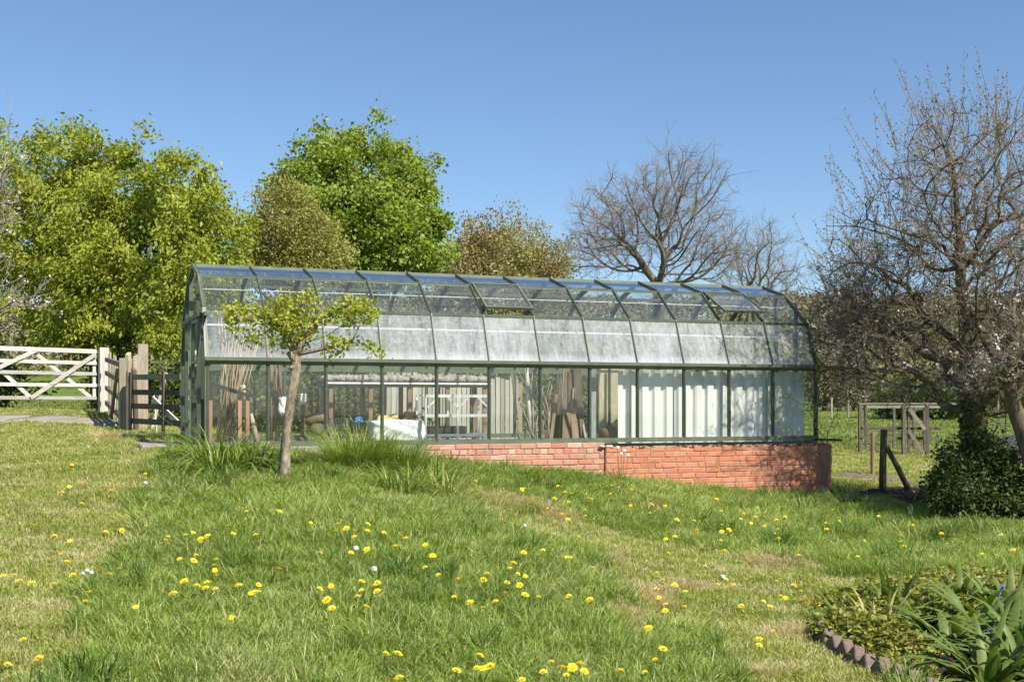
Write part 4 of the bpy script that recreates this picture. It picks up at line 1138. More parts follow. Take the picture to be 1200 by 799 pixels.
def post(name, label, px, d, py_top, w, mat, rz=.2, lean=(0,0), top='flat', cat='post', dpt=None, sink=.15, grp=None):
    c = at(px, 500, d); g = gz(c.x, c.y); top_z = EYE-(py_top-HOR)/F_PX*d; h = top_z-g
    o = MB()
    if top == 'round':
        o.tube([(0,0,-sink),(lean[0]*.5,lean[1]*.5,h*.5),(lean[0],lean[1],h)], [w/2*1.05,w/2,w/2*.95], 10)
    else:
        dp = dpt or w
        m = MB().box((-w/2,-dp/2,-sink),(w/2,dp/2,h), .008)
        o.add([(x+lean[0]*max(0,z)/h, y+lean[1]*max(0,z)/h, z+(.02*math.sin(x*40) if z > h*.9 else 0)) for x,y,z in m.v], m.f)
    ob = o.build(name, mat); ob.location = (c.x, c.y, g); ob.rotation_euler = (0,0,rz)
    return tag(ob, label, cat, grp)
post('gate_post', 'broad bleached gate post at the end of the white gate', 121.5, 25.0, 407.5, .185, W_WHITEV, .5)
post('fence_post', 'tall square weathered post behind the small wooden gate', 167.5, 21.0, 403.5, .17, W_GREY, .3)
post('fence_post', 'shorter dark leaning fence post beside the tall square post', 157, 20.6, 416, .10, W_GREY, .4, (.03,0))
# pale fence between gate post and small gate
fa = at(127,490,24.7); fb = at(146,505,20.2)
fa.z = 0; fb.z = 0; fd = (fb-fa); fl = fd.length; fd.normalize()
gf = gz(fa.x, fa.y)
pal = thing('paling_fence', 'short run of weathered upright palings beside the gate post', 'fence', (fa.x, fa.y, gf), math.atan2(fd.y, fd.x))
zend = gz(fb.x, fb.y)-gf
rr = random.Random(5)
n = 9
for i in range(n):
    s = fl*(i+.4)/n; zb0 = zend*s/fl; h = 1.22 - .16*i/n + rr.uniform(-.06,.06)
    b = MB().box((s-.10,-.012,zb0+.02),(s+.10*rr.uniform(.5,1),.014,zb0+h), .004).build('paling', W_PALE, pal); b.rotation_euler = (0,rr.gauss(0,.02),0)
for z0 in (.25,.55,.85,1.12):
    MB().beam((0,-.045,z0),(fl,-.045,z0+zend-.03),.05,.085).build('rail', W_GREYH, pal)
MB().box((fl-.05,-.09,zend-.15),(fl+.06,.02,zend+1.2), .006).build('post', W_GREY, pal)
MB().beam((fl*.55,-.09,.1+zend*.5),(fl*.98,-.11,1.0+zend),.05,.07).build('brace', W_GREYH, pal)
# small wooden gate between the fence and the greenhouse
ga = at(154,505,19.6); gb2 = at(212,514,18.3); ga.z = gz(ga.x,ga.y); gb2.z = gz(gb2.x,gb2.y)
gd = gb2-ga; wl = Vector((gd.x,gd.y,0)).length
wk = thing('small_gate', 'small dark wooden garden gate next to the greenhouse', 'gate', ga, math.atan2(gd.y, gd.x))
for i, z in enumerate((.20,.44,.66,.90)):
    MB().beam((0,0,z),(wl,0,z+gd.z*.4),.035,.085).build('rail', W_DARK if i < 3 else W_GREYH, wk)
for s in (.03, wl*.70): MB().box((s-.035,-.05,.0 if s > .1 else .05),(s+.035,-.019,.98), .005).build('stile', W_DARK, wk)
MB().beam((wl*.40,.035,.55),(wl*.98,.04,.12),.03,.09).build('brace', W_WHITE, wk)
post('stake', 'short dark stake at the foot of the paling fence', 151, 20.0, 440, .09, W_DARK, .2)
st = MB().beam((0,0,-.05),(.25,.1,1.0),.08,.05).build('leaning_board', W_WHITEV); p = at(176,505,20.8); st.location = (p.x,p.y,gz(p.x,p.y)); st.rotation_euler=(0,0,.2); tag(st,'pale board leaning beside the tall square post','board')
rp = MB().tube([(0,0,0),(-.02,0,.3),(-.05,.01,.66)], .009, 6).build('cord', mat_plain('pale_blue_cord',(.5,.6,.65),(.7,.78,.8),9,.7,0)); p = at(184,508,19.4); rp.location=(p.x,p.y,gz(p.x,p.y)); tag(rp,'pale blue cord hanging behind the small gate','cord')

for i, (px, d, yt, w_, ln_, mt, lab) in enumerate(((149,20.9,421,.07,.05,W_GREY,'rough pale stake leaning right beside the palings'),(153,21.3,414,.08,-.03,W_PALE,'greenish stake between palings and tall square post'),(160,20.2,432,.07,.04,W_DARK,'dark crooked stake before the tall square post'),(172,21.6,430,.06,.12,W_GREY,'thin grey stake leaning behind the tall square post'),(134,23.6,424,.06,-.06,W_GREY,'grey stake leaning left against the palings'))):
    post('fence_stake', lab, px, d, yt, w_, mt, .3+i, (ln_, .03))
# ------------------------------------------------------------------ timber frame, posts and hut on the right
W_GREY2 = mat_wood('shaded_silvered_wood', (.07,.06,.048), (.17,.15,.12), 3, (1,1,8), .9)  # silvered wood with the enclosure's unlit side put into its colour
fr = thing('timber_enclosure', 'open grey timber enclosure frame with gate in the far pasture', 'enclosure', at(1008,474,27))
fr.location.z = gz(fr.location.x, fr.location.y)
def fx(px): return (px-1008)/F_PX*27
TOPZ = EYE-(474.5-HOR)/F_PX*27 - fr.location.z
for px, w, y in ((1008,.075,0),(1057.5,.085,-.1),(1084.5,.075,-.1),(1129,.06,0)):
    MB().box((fx(px)-w/2,y-.04,-.15),(fx(px)+w/2,y+.04,TOPZ), .006).build('post', W_GREY2, fr)
for px in (1040,1075,1100): MB().box((fx(px)-.04,1.6,-.15),(fx(px)+.02,1.64,TOPZ*.95), .006).build('post', W_GREY2, fr)
MB().beam((fx(1006),0,TOPZ+.03),(fx(1132),0,TOPZ+.03),.05,.045).build('top_rail', W_GREYH, fr)
MB().beam((fx(1040),1.64,TOPZ*.96),(fx(1132),1.64,TOPZ*.96),.05,.06).build('top_rail', W_GREYH, fr)
for z in (.34,.56): MB().beam((fx(1008),-.02,z),(fx(1100),-.02,z),.04,.06).build('rail', W_DARK, fr)
fg = MB()
fg.beam((fx(1063),-.12,.05),(fx(1063),-.12,TOPZ-.06),.05,.05); fg.beam((fx(1081),-.12,.05),(fx(1081),-.12,TOPZ-.06),.05,.05)
fg.beam((fx(1063),-.12,TOPZ-.08),(fx(1081),-.12,TOPZ-.08),.05,.06); fg.build('gate_leaf', W_GREY2, fr)
MB().beam((fx(1062),-.16,TOPZ-.08),(fx(1081),-.16,TOPZ*.50),.03,.08).build('brace', W_GREYH, fr)
MB().beam((fx(1062),-.16,TOPZ*.48),(fx(1078),-.16,.05),.03,.08).build('brace', W_GREYH, fr)
wm = MB()
M_WIRE = mat_plain('galvanised_wire', (.22,.22,.21), (.38,.38,.37), 8, .5, 0, .6)
for i in range(18): wm.tube([(fx(1009)+i*.09,.03,0),(fx(1009)+i*.09,.03,.5)], .003, 3, False)
for i in range(7): wm.tube([(fx(1009),.03,.05+i*.075),(fx(1009)+17*.09,.03,.05+i*.075)], .003, 3, False)
wm.build('wire_mesh', M_WIRE, fr)
post('round_stake', 'slim reddish brown round post in the grass beyond the wall', 1022.5, 20.5, 507, .068, W_BROWN, 0, (0,0), 'round')
p1 = gp(1034,577)
bp_ = thing('braced_post', 'mossy fence post with a diagonal strut right of the brick wall', 'post', p1)
h = EYE-(503-HOR)/F_PX*p1.y - p1.z
W_MOSSY = mat_wood('mossy_post_wood', (.045,.04,.02), (.12,.105,.05), 3, (1,1,8), .95)
MB().tube([(0,0,-.2),(.01,0,h*.5),(.025,0,h)], [.055,.052,.05], 9).build('post', W_MOSSY, bp_, True)
MB().tube([(.42,-.06,-.06),(.2,-.05,h*.42),(.045,-.03,h*.74)], [.045,.042,.038], 8).build('strut', W_MOSSY, bp_, True)
hc = at(1200,545,26); hc.z = gz(hc.x,hc.y)
hut = thing('low_hut', 'low dark hut with pitched roof half hidden at the right edge', 'hut', hc, .25)
M_TAR = mat_wood('tarred_boards', (.016,.014,.013), (.05,.045,.04), 3, (8,1,1), .9)
for i in range(4): MB().box((-.45,-.4+.004*(i%2),.02+i*.09),(1.2,.5-.004*(i%2),.105+i*.09)).build('board', M_TAR, hut)
MB().prism([(-.52,.36),(-.05,.62),(.3,.66),(1.3,.36),(1.3,.32),(.3,.62),(-.05,.58),(-.52,.32)], (1,0,0),(0,0,1),(0,-.48,0),(0,1.06,0)).build('roof', mat_plain('felt_roof',(.05,.05,.052),(.10,.10,.10),20,.95,.3), hut)
MB().beam((-.45,-.41,.2),(1.2,-.41,.2),.01,.02).build('trim', W_GREYH, hut)
# wire fence across the far pasture
for i in range(14):
    px = 955 + i*19.5; d = 64; c = at(px, 474, d); g = gz(c.x, c.y)
    o = MB().box((-.05,-.05,-.2),(.05,.05,1.05+.1*math.sin(i*2.3)), .01).build('pasture_post', W_GREY)
    o.location = (c.x, c.y, g); tag(o, ['nearest to the greenhouse corner','second','third','fourth','fifth','sixth','seventh','eighth','ninth','tenth','eleventh','twelfth','thirteenth','last'][i].join(('grey stake ', ' in the row crossing the far pasture, counted from the greenhouse')) if i else 'grey stake nearest the greenhouse corner in the far pasture row', 'post', 'stakes across the far pasture')

# ------------------------------------------------------------------ things inside the greenhouse
FLZ = -.03
def gin(px, v, py=None):
    """spot inside the house, v behind the front glass, seen at a picture column (and row)"""
    t = (px-600)/F_PX; c, s = math.cos(GTH), math.sin(GTH)
    u = (t*(GH0.y+v*c) - GH0.x + v*s)/(c - t*s)
    p = gh(u, v, FLZ)
    if py is not None: p.z = EYE-(py-HOR)/F_PX*p.y
    return p
def inner(name, label, cat, px, v, group=None): 
    return thing(name, label, cat, gin(px, v), GTH, group)
# bamboo canes
M_CANE = mat_plain('bamboo_cane', (.42,.30,.20), (.62,.49,.36), 14, .6, 0)
rr = random.Random(12)
for i in range(34):
    b = gin(rr.uniform(252,274), rr.uniform(.42,.8)); f = rr.random()
    t_ = gin(258+f*48+rr.uniform(-5,5), rr.uniform(.42,.62), rr.uniform(366,400))
    pts_ = [Vector((0,0,0)), (t_-b)*.5+Vector((rr.gauss(0,.015),rr.gauss(0,.01),0)), t_-b]
    o = MB().tube(pts_, [.008,.0075,.005], 5).build('bamboo_cane', M_CANE, None, True); o.location = b
    tag(o, 'thin bamboo cane leaning in the fanned bundle behind the first pane', 'cane', 'bamboo canes behind the first pane')
# rough timber trestle
tre = inner('timber_trestle', 'rough reddish timber trestle with sloping board in front of bamboo', 'trestle', 246, .30)
def loc_in(root, p): return root.matrix_basis.inverted() @ p
def inpt(root, px, v, py): 
    m_ = Matrix.Translation(root.location) @ Matrix.Rotation(root.rotation_euler.z, 4, 'Z'); return m_.inverted() @ gin(px, v, py)
for px, top in ((246.5,452),(281,463),(290,465)):
    a = inpt(tre, px, .32, 517); b = inpt(tre, px, .32, top); a.z = 0; MB().beam(a, b, .045, .035).build('post', W_RED, tre)
MB().beam(inpt(tre,244,.29,449), inpt(tre,303,.29,467), .03, .05).build('board', W_GREYH, tre)
# pale tube with dark bands
tb = inner('cardboard_tube', 'pale tube with dark bands leaning beside the trestle', 'tube', 300, .40)
a = inpt(tb,303,.36,517); b = inpt(tb,284,.52,451); a.z = .0
MB().tube([a, a.lerp(b,.97), a.lerp(b,1)], [.037,.037,.028], 12).build('body', mat_plain('pale_tube',(.52,.42,.34),(.68,.58,.48),9,.8,.1), tb, True)
for f in (.36,.92): MB().tube([a.lerp(b,f-.02), a.lerp(b,f+.02)], .0385, 12).build('band', W_DARK, tb)
# brown sticks behind the second pane
for i in range(9):
    b = gin(rr.uniform(316,331), rr.uniform(.3,.6)); t_ = gin(rr.uniform(316,334), rr.uniform(.25,.4), rr.uniform(388,432))
    o = MB().tube([Vector((0,0,0)), (t_-b)*.5+Vector((rr.gauss(0,.02),0,0)), t_-b], [.013,.012,.009], 6).build('stick', W_BROWN, None, True); o.location = b
    tag(o, 'brown stick standing with others behind the second pane', 'stick', 'brown sticks behind the second pane')
def soft_box(nm, label, cat, px, v, w, dpt, h, mat, seed, bulge=.04, z=0.0, sub=3, taper=1.0, group=None):
    bm = bmesh.new(); bmesh.ops.create_cube(bm, size=1); bmesh.ops.subdivide_edges(bm, edges=bm.edges[:], cuts=sub+3, use_grid_fill=True)
    r = random.Random(seed); ph = [r.uniform(0,6.28) for _ in range(6)]
    for q in bm.verts:
        x,y,zz = q.co; k = 1 + (taper-1)*(zz+.5)
        n_ = math.sin(x*7+ph[0]+zz*3)*math.sin(zz*8+ph[1])+.6*math.sin(y*9+x*5+ph[2])+.5*math.sin(zz*17+x*13+ph[3])
        q.co = Vector((x*w*k*(1+.10*(1-4*zz*zz)) + bulge*n_*.5, y*dpt*k + bulge*n_*.5, (zz+.5)*h + (bulge*n_*.4 if zz > .3 else 0)))
    bm.normal_update(); me = bpy.data.meshes.new(nm); bm.to_mesh(me); bm.free()
    me.polygons.foreach_set('use_smooth', [True]*len(me.polygons)); me.materials.append(mat)
    o = bpy.data.objects.new(nm, me); COL.objects.link(o); p = gin(px, v); o.location = (p.x, p.y, p.z+z); o.rotation_euler = (0,0,GTH)
    return tag(o, label, cat, group)
M_WPL = mat_plain('white_woven_plastic', (.62,.62,.61), (.82,.82,.80), 30, .6, .2)
soft_box('plastic_bag', 'crumpled white plastic bag hanging by the brown sticks', 'bag', 331, .3, .08, .06, .22, M_WPL, 3, .02, .42)
hk = soft_box('white_box', 'small white box on the post behind the young tree', 'box', 355, .5, .07, .07, .13, M_WPL, 6, .005, .55); 
pq = MB().beam((0,0,0),(0,0,.54),.05,.05).build('wooden_post', W_BROWN); pq.location = gin(355,.5); pq.rotation_euler=(0,0,GTH); tag(pq,'brown wooden post carrying a small white box','post')
# heap of dark logs
lg = random.Random(9)
for i, (px, v, z, ang, ln, r_) in enumerate(((366,.5,.08,.3,.34,.08),(382,.55,.07,-.4,.3,.075),(374,.52,.22,.9,.32,.085),(370,.5,.34,-.2,.26,.07),(383,.5,.20,1.3,.24,.06),(389,.6,.09,.8,.3,.08))):
    dx = Vector((math.cos(ang)*ln/2, math.sin(ang)*ln/2, .03))
    o = MB().tube([-dx, dx*0+Vector((0,.01,.015)), dx], [r_*.92,r_,r_*.85], 9).build('log', W_BROWN if i % 2 else W_DARK, None, True)
    p = gin(px, v); o.location = (p.x, p.y, p.z+z); o.rotation_euler = (0,0,GTH)
    tag(o, 'dark brown log in the small heap behind the third post', 'log', 'dark logs behind the glass')
# gravel bench along the back
u0 = (gin(376,2.45)-GH0).dot(GU); u1 = (gin(566,2.45)-GH0).dot(GU)
be = thing('gravel_bench', 'long grey gravel staging bench with white front edge along back glass', 'bench', gh(u0,2.1,FLZ), GTH)
BL = u1-u0; bz = .86
MB().box((0,.0,bz-.06),(BL,.58,bz), .005).build('tray', mat_plain('grey_asbestos_sheet',(.12,.115,.11),(.22,.21,.2),12,.9,.2), be)
gv = lumps(700, .03, BL-.03, .02, .55, bz+.05, .03, .06, 1.1, 4).build('gravel', mat_plain('grey_gravel',(.16,.145,.13),(.42,.39,.35),30,.95,.4), be, True); gv['kind'] = 'stuff'
MB().box((-.01,-.03,bz-.028),(BL+.01,-.004,bz+.0), .003).build('front_edge', M_ALU, be)
for i in range(5):
    for y in (.05,.52): MB().box((.05+i*(BL-.16)/4,y-.025,0),(.11+i*(BL-.16)/4,y+.025,bz-.062)).build('leg', W_BROWN, be)
# wire mesh roll, sack, blue bundle
wr = inner('wire_roll', 'grey wire mesh roll standing on the floor left of the white sack', 'wire roll', 396, .5)
m = MB()
for k in range(22):
    a = 2*math.pi*k/22; m.tube([(.13*math.cos(a),.13*math.sin(a),0),(.13*math.cos(a),.13*math.sin(a),.36)], .003, 3, False)
for k in range(9):
    m.tube([(.13*math.cos(2*math.pi*j/22),.13*math.sin(2*math.pi*j/22),.01+k*.043) for j in range(23)], .003, 3, False)
m.build('mesh', M_WIRE, wr)
soft_box('builders_sack', 'large white woven builders sack on the floor behind the glass', 'sack', 462, .55, .64, .5, .33, M_WPL, 21, .028, 0, 9, 1.0)
soft_box('yellow_sack', 'yellowish crumpled paper lying in the top of the white sack', 'sack', 452, .55, .34, .34, .11, mat_plain('ochre_paper',(.40,.29,.12),(.62,.48,.22),12,.8,.3), 22, .035, .28, 4, .7)
soft_box('brown_sack', 'brown hessian bundle resting in the white sack', 'sack', 480, .6, .24, .26, .16, mat_plain('hessian',(.16,.12,.07),(.28,.22,.13),20,.95,.4), 23, .04, .27, 4, .55)
soft_box('cardboard_box', 'brown cardboard box left of the white sack', 'box', 418, .75, .22, .2, .30, W_BROWN, 24, .01)
soft_box('blue_bundle', 'small bright blue plastic bundle on the cardboard box', 'bundle', 420, .75, .12, .1, .07, mat_plain('blue_plastic',(.05,.22,.5),(.09,.33,.66),8,.4,.2), 25, .02, .30, 3, .6)
# aluminium staging
al = inner('aluminium_staging', 'slatted aluminium staging with three shelves and diagonal braces', 'staging', 499, .75)
M_METAL = mat_plain('bare_aluminium', (.66,.66,.65), (.82,.82,.80), 10, .45, .05, .0)
sl = inpt(al, 573, .75, 500).x; dp = .45
zs = [inpt(al,520,.75,y).z for y in (509,486,463)]
for z in zs:
    s_ = MB()
    for j in range(4): s_.box((0,j*dp/3.2,z-.012),(sl,j*dp/3.2+.07,z+.006))
    s_.box((-.002,-.012,z-.03),(sl+.002,-.001,z+.01)); s_.build('shelf', M_METAL, al)
for x in (.0, sl*.5, sl):
    for y in (.0, dp): MB().box((x-.014,y-.016,0),(x+.014,y+.012,zs[2]-.031)).build('leg', M_METAL, al)
for x, sgn in ((.015,1),(sl*.5,-1),(sl*.5,1),(sl-.015,-1)):
    MB().beam((x,-.02,zs[2]-.17),(x+sgn*.15,-.02,zs[2]-.035),.012,.022).build('brace', M_METAL, al)
tr_ = MB().box((.08,.1,zs[0]+.008),(.62,.4,zs[0]+.11), .01).build('seed_tray', W_DARK, None); tr_.location = al.location; tr_.rotation_euler = (0,0,GTH); tag(tr_, 'dark wooden tray on the lowest aluminium shelf', 'tray')
# brushwood
M_BRUSH = mat_plain('pale_brushwood', (.30,.24,.18), (.52,.44,.35), 12, .9, .1)
for i in range(46):
    b = gin(rr.uniform(612,648), rr.uniform(.2,.65)); t_ = gin(rr.uniform(606,648), rr.uniform(.25,.5), rr.triangular(428,505,470))
    pts_ = [Vector((0,0,0)), (t_-b)*.35+Vector((rr.gauss(0,.03),rr.gauss(0,.01),0)), (t_-b)*.7+Vector((rr.gauss(0,.02),0,0)), t_-b]
    o = MB().tube(pts_, [.009,.008,.006,.004], 5).build('brushwood_stick', M_BRUSH, None, True); o.location = b
    tag(o, 'thin crooked pale stick in the brushwood bundle left of the planks', 'stick', 'brushwood sticks left of the planks')
b = gin(622,.35); t_ = gin(617,.3,428); o = MB().tube([Vector((0,0,0)), t_-b], [.028,.024], 9).build('pale_pole', mat_plain('birch_pole',(.50,.47,.43),(.72,.69,.65),12,.8,.2), None, True); o.location = b; tag(o,'thick pale pole standing in the brushwood bundle','pole')
b = gin(609,.5); t_ = gin(600,.45,438); o = MB().beam(Vector((0,0,0)), t_-b, .035,.06).build('leaning_timber', W_GREY); o.location = b; tag(o,'grey timber leaning left of the brushwood bundle','timber')
# planks leaning in the next bay: (column bottom, column top, top row, width)
PL = [(652,660,440,.11,W_DARK),(661,667,432,.13,W_BROWN),(671,670,436,.12,W_DARK),(680,676,428,.12,W_DARK),(655,661,430,.02,W_BOARD),(667,672,455,.022,W_BOARD),(687,682,490,.03,W_BOARD),(645,652,462,.05,W_BROWN),(675,671,478,.10,W_BROWN),(663,664,480,.12,W_BROWN)]
DESC = ['wide dark plank leaning leftmost behind the glass','brown plank leaning tallest in the middle of the planks','dark plank right of the tallest brown plank','dark wide plank leaning next to the grey board','thin pale lath leaning across the dark planks','short thin pale lath among the leaning planks','short pale lath standing at the right of the planks','narrow brown batten leaning left of the planks','short brown offcut board in front of the dark planks','short brown board standing low before the planks']
for i, ((pb_, pt_, yt, wd_, mt), ds) in enumerate(zip(PL, DESC)):
    v = .55-.03*i; b = gin(pb_, v); t_ = gin(pt_, v+.18, yt)
    o = MB().beam(Vector((0,0,0)), t_-b, wd_, .022, GV).build('plank', mt); o.location = b; tag(o, ds, 'plank', 'planks leaning inside the greenhouse')
bd = MB().box((0,0,0),(.10,.02,1.02), .003).build('grey_board', mat_plain('blue_grey_board',(.22,.23,.23),(.34,.35,.35),9,.8,.1)); bd.location = gin(691,.2); bd.rotation_euler=(0,0,GTH); tag(bd,'upright blue grey board between the planks and the beige panel','board')
hb = MB().box((0,0,0),(.42,.02,1.08), .003).build('beige_panel', mat_plain('beige_hardboard',(.50,.45,.29),(.64,.58,.40),5,.8,.1)); hb.location = gin(702,.75); hb.rotation_euler=(0,0,GTH); tag(hb,'beige hardboard panel behind the clear pane','panel')
rs = MB().tube([(0,-.02,0),(0,-.02,1.05)], .02, 8).build('green_pipe', M_FRAMED); rs.location = gin(714,.70); tag(rs,'slim green pipe in front of the beige panel','pipe')
lo = MB().tube([(-.09,.05,.10),(0,0,.13),(.10,-.06,.11)], [.10,.12,.11], 12).build('stump_log', W_BROWN, None, True); lo.location = gin(713,.4); lo.rotation_euler=(0,0,GTH+.7); tag(lo,'short cut brown log on the floor by the white sheets','log')
# white corrugated sheets just inside the glass
nt = NT('white_plastic_sheet'); n1 = nt.noise(nt.worldpos((1,1,.3)), 3, 4)
M_SHEET = nt.pbr(nt.ramp(n1, [(.3,(.78,.77,.75)),(.7,(.88,.87,.85))]), .6, None, 0, .3, (.25,(1,1,1)))
def corr(u0, u1, v, z0, z1, label, ph):
    xs = []; 
    L = u1-u0; per = .19; n = int(L/per*8)
    prof2 = []
    for i in range(n+1):
        x = L*i/n; t = ((x+ph) % per)/per
        y = 0 if t < .55 else (.045 if .66 < t < .89 else .045*((t-.55)/.11 if t <= .66 else (1-t)/.11))
        prof2.append((x, y))
    V = []
    for th in (0,.003):
        for z in (z0,z1):
            for x, y in prof2: V.append((x, y+th, z + (.012*math.sin(x*9+ph*20) if z == z1 else 0)))
    m = n+1; Fq = []
    for i in range(n):
        Fq.append((i,i+1,m+i+1,m+i)); Fq.append((2*m+i,3*m+i,3*m+i+1,2*m+i+1)); Fq.append((m+i,m+i+1,3*m+i+1,3*m+i)); Fq.append((i,2*m+i,2*m+i+1,i+1))
    o = MB().add(V, Fq).build('corrugated_sheet', M_SHEET); o.location = gh(u0, v, 0); o.rotation_euler = (random.gauss(0,.004),0,GTH)
    tag(o, label, 'corrugated sheet', 'white corrugated sheets inside the greenhouse')
names = ['narrow white corrugated sheet beside the beige panel','white corrugated sheet second from the beige panel','white corrugated sheet in the middle of the five','white corrugated sheet second from the greenhouse corner','white corrugated sheet dappled with shade at the greenhouse corner']
ucut = [5.60, 5.87, 6.58, 7.31, 8.03, 8.66]
for i in range(5): corr(ucut[i]+.004, ucut[i+1]-.004 + (.06 if i < 4 else 0), .13+.012*(i % 2), FLZ, .985+.02*(i%2), names[i], .03+.05*i)

# ------------------------------------------------------------------ board fence behind the house
fa = at(455,480,23.6); fb = at(612,480,25.2); fa.z = gz(fa.x,fa.y); fb.z = gz(fb.x,fb.y)
fd = fb-fa; fl = Vector((fd.x,fd.y,0)).length
bf_ = thing('board_fence', 'pale upright board fence seen through the greenhouse glass', 'fence', fa, math.atan2(fd.y,fd.x))
nb = int(fl/.112); pm = [MB().box((-.048,-.011,.03),(.048,.011,1.36+.02*k), .004).mesh('board') for k in range(3)]
for q in pm: q.materials.append(W_BOARD)
for i in range(nb):
    o = link('board', pm[rr.randrange(3)], None, bf_); o.location = (i*.112, rr.uniform(-.004,.004), fd.z*i/nb); o.rotation_euler = (0, rr.gauss(0,.008), 0)
for z in (.35,1.05): MB().beam((0,.045,z),(fl,.045,z+fd.z),.05,.08).build('rail', W_GREYH, bf_)
for i in range(4): MB().box((fl*i/3-.05,.072,-.2),(fl*i/3+.05,.17,1.3+fd.z*i/3)).build('post', W_GREY, bf_)
# ------------------------------------------------------------------ strap-leaved clumps
def strap(V, Fq, base, ang, length, width, arch, stiff, rg, seg=5):
    """one arching strap leaf"""
    d = np.array([math.cos(ang), math.sin(ang), 0]); s = np.array([-d[1], d[0], 0]); p = np.array(base, float); el = stiff; st = length/seg
    o = len(V); tw = rg.normal(0,.25)
    for i in range(seg+1):
        f = i/seg; w = width*(1-.85*f**2.2)*(.75+.5*min(1,f*3))/2
        dirv = d*math.cos(el) + np.array([0,0,math.sin(el)])
        nn = np.cross(s, dirv)
        V += [tuple(p-s*w), tuple(p - nn*w*.35), tuple(p+s*w)]
        p = p + dirv*st; el -= arch/seg*(1+f)
    for i in range(seg):
        a = o+3*i
        Fq += [(a,a+1,a+4,a+3),(a+1,a+2,a+5,a+4)]
def strap_clump(name, label, loc, n, ln, wd, arch, spread, mat, seed, cat='plant', rad=.1, group=None, extra=None):
    rg = np.random.default_rng(seed); V = []; Fq = []
    loc = Vector(loc); loc.z = gz(loc.x, loc.y)
    for i in range(n):
        a = rg.uniform(0,6.283); r = rad*math.sqrt(rg.uniform()); b = (r*math.cos(a), r*math.sin(a), -.02)
        strap(V, Fq, b, a+rg.normal(0,.5), ln*rg.uniform(.6,1.25), wd*rg.uniform(.7,1.2), arch*rg.uniform(.4,1.4), 1.5-spread*rg.uniform(.05,1.0), rg)
    t = thing(name, label, cat, loc, 0, group)
    me = np_mesh('leaves', V, Fq, True); me.materials.append(mat); lv = link('leaves', me, None, t); return t
S_GREEN = mat_foliage('strap_green', [(.07,.12,.022),(.13,.19,.035),(.20,.25,.055)], 3, .3, .4, (1.1,1.2,.5), 9)
S_PALE = mat_foliage('strap_yellow', [(.24,.26,.06),(.36,.36,.11),(.48,.44,.18)], 3, .3, .5, (1.1,1.1,.6), 9)
S_BLUE = mat_foliage('daffodil_leaf', [(.09,.15,.045),(.15,.215,.065),(.21,.27,.09)], 3, .25, .4, (1.1,1.2,.6), 9)
S_LIGHT = mat_foliage('strap_light_green', [(.13,.19,.035),(.22,.29,.055),(.33,.38,.10)], 3, .3, .4, (1.1,1.2,.5), 9)
strap_clump('day_lily', 'arching green strap leaved clump at the greenhouse corner', gp(258,556), 170, .80, .016, 1.5, 1.05, S_LIGHT, 1, rad=.24)
strap_clump('day_lily', 'second smaller strap leaved clump left of the young tree', gp(300,552), 110, .55, .014, 1.5, .9, S_LIGHT, 2, rad=.2)
strap_clump('grass_tussock', 'tall bright green grass tussock against the glass', gp(420,552), 900, .62, .008, .8, .65, G_LONG, 3, 'tussock', rad=.34)
strap_clump('grass_tussock', 'rounded green tussock right of the tall one by the glass', gp(462,556), 600, .52, .009, .9, .65, S_LIGHT, 4, 'tussock', rad=.34)
strap_clump('daffodil_clump', 'strap leaved daffodil clump on the bank below the white sack', gp(470,582), 130, .50, .015, .9, .8, S_LIGHT, 5, rad=.24)
strap_clump('faded_daffodil', 'yellowing strap leaves on the bank before the brick wall start', gp(525,585), 70, .42, .012, 1.0, .85, S_PALE, 6, rad=.2)
strap_clump('daffodil_clump', 'grey green leaf clump right of the first bank clump', gp(505,572), 130, .46, .013, 1.0, .8, S_LIGHT, 7, rad=.26)
strap_clump('grass_tussock', 'grass tussock at the foot of the old brickwork', gp(620,562), 260, .24, .007, 1.0, .8, G_LONG, 8, 'tussock', rad=.3)
nar = strap_clump('white_narcissus', 'white flowered narcissus clump in front of the brick joint', gp(728,568), 45, .32, .012, .7, .6, S_BLUE, 9, rad=.1)
M_PETAL = mat_plain('white_petals', (.74,.74,.68), (.84,.83,.76), 20, .7, 0)
for k, (dx, h_) in enumerate(((-.05,.50),(.04,.46),(.0,.42),(.09,.40))):
    m = MB().tube([(dx*.5,0,0),(dx*.8,-.01,h_*.6),(dx,-.02,h_)], .004, 5).build('stem', S_BLUE, nar)
    f = MB()
    for q in range(6):
        a = q*math.pi/3; f.add([(dx,-.035,h_),(dx+.012*math.cos(a+.5),-.04,h_+.012*math.sin(a+.5)),(dx+.034*math.cos(a),-.03,h_+.034*math.sin(a)),(dx+.012*math.cos(a-.5),-.04,h_+.012*math.sin(a-.5))], [(0,1,2,3)])
    f.tube([(dx,-.035,h_),(dx,-.06,h_)], [.008,.012], 6); f.build('flower', M_PETAL, nar)
CL = [((760,600),40,.30,S_PALE,'faded strap clump at the edge of the mown strip'),((885,612),50,.30,S_PALE,'yellow strap clump below the middle of the orange bricks'),
      ((865,600),70,.3,S_BLUE,'green strap clump left of the yellow one below the wall'),((940,600),120,.34,S_BLUE,'leaf clump before the right end of the wall'),((985,592),140,.36,S_BLUE,'tall leaf clump at the wall corner'),
      ((820,612),60,.26,S_GREEN,'green leaf clump on the bank below the wall'),((1075,640),45,.32,S_PALE,'yellow fading clump in the long grass right of the wall'),
      ((1110,632),50,.30,S_PALE,'pale fading clump nearest the shrub'),((1150,625),90,.30,S_BLUE,'green leaf clump below the dark shrub'),((1185,640),90,.32,S_BLUE,'green leaf clump at the right edge of the long grass'),((950,622),60,.28,S_GREEN,'leafy clump beneath the wall corner')]
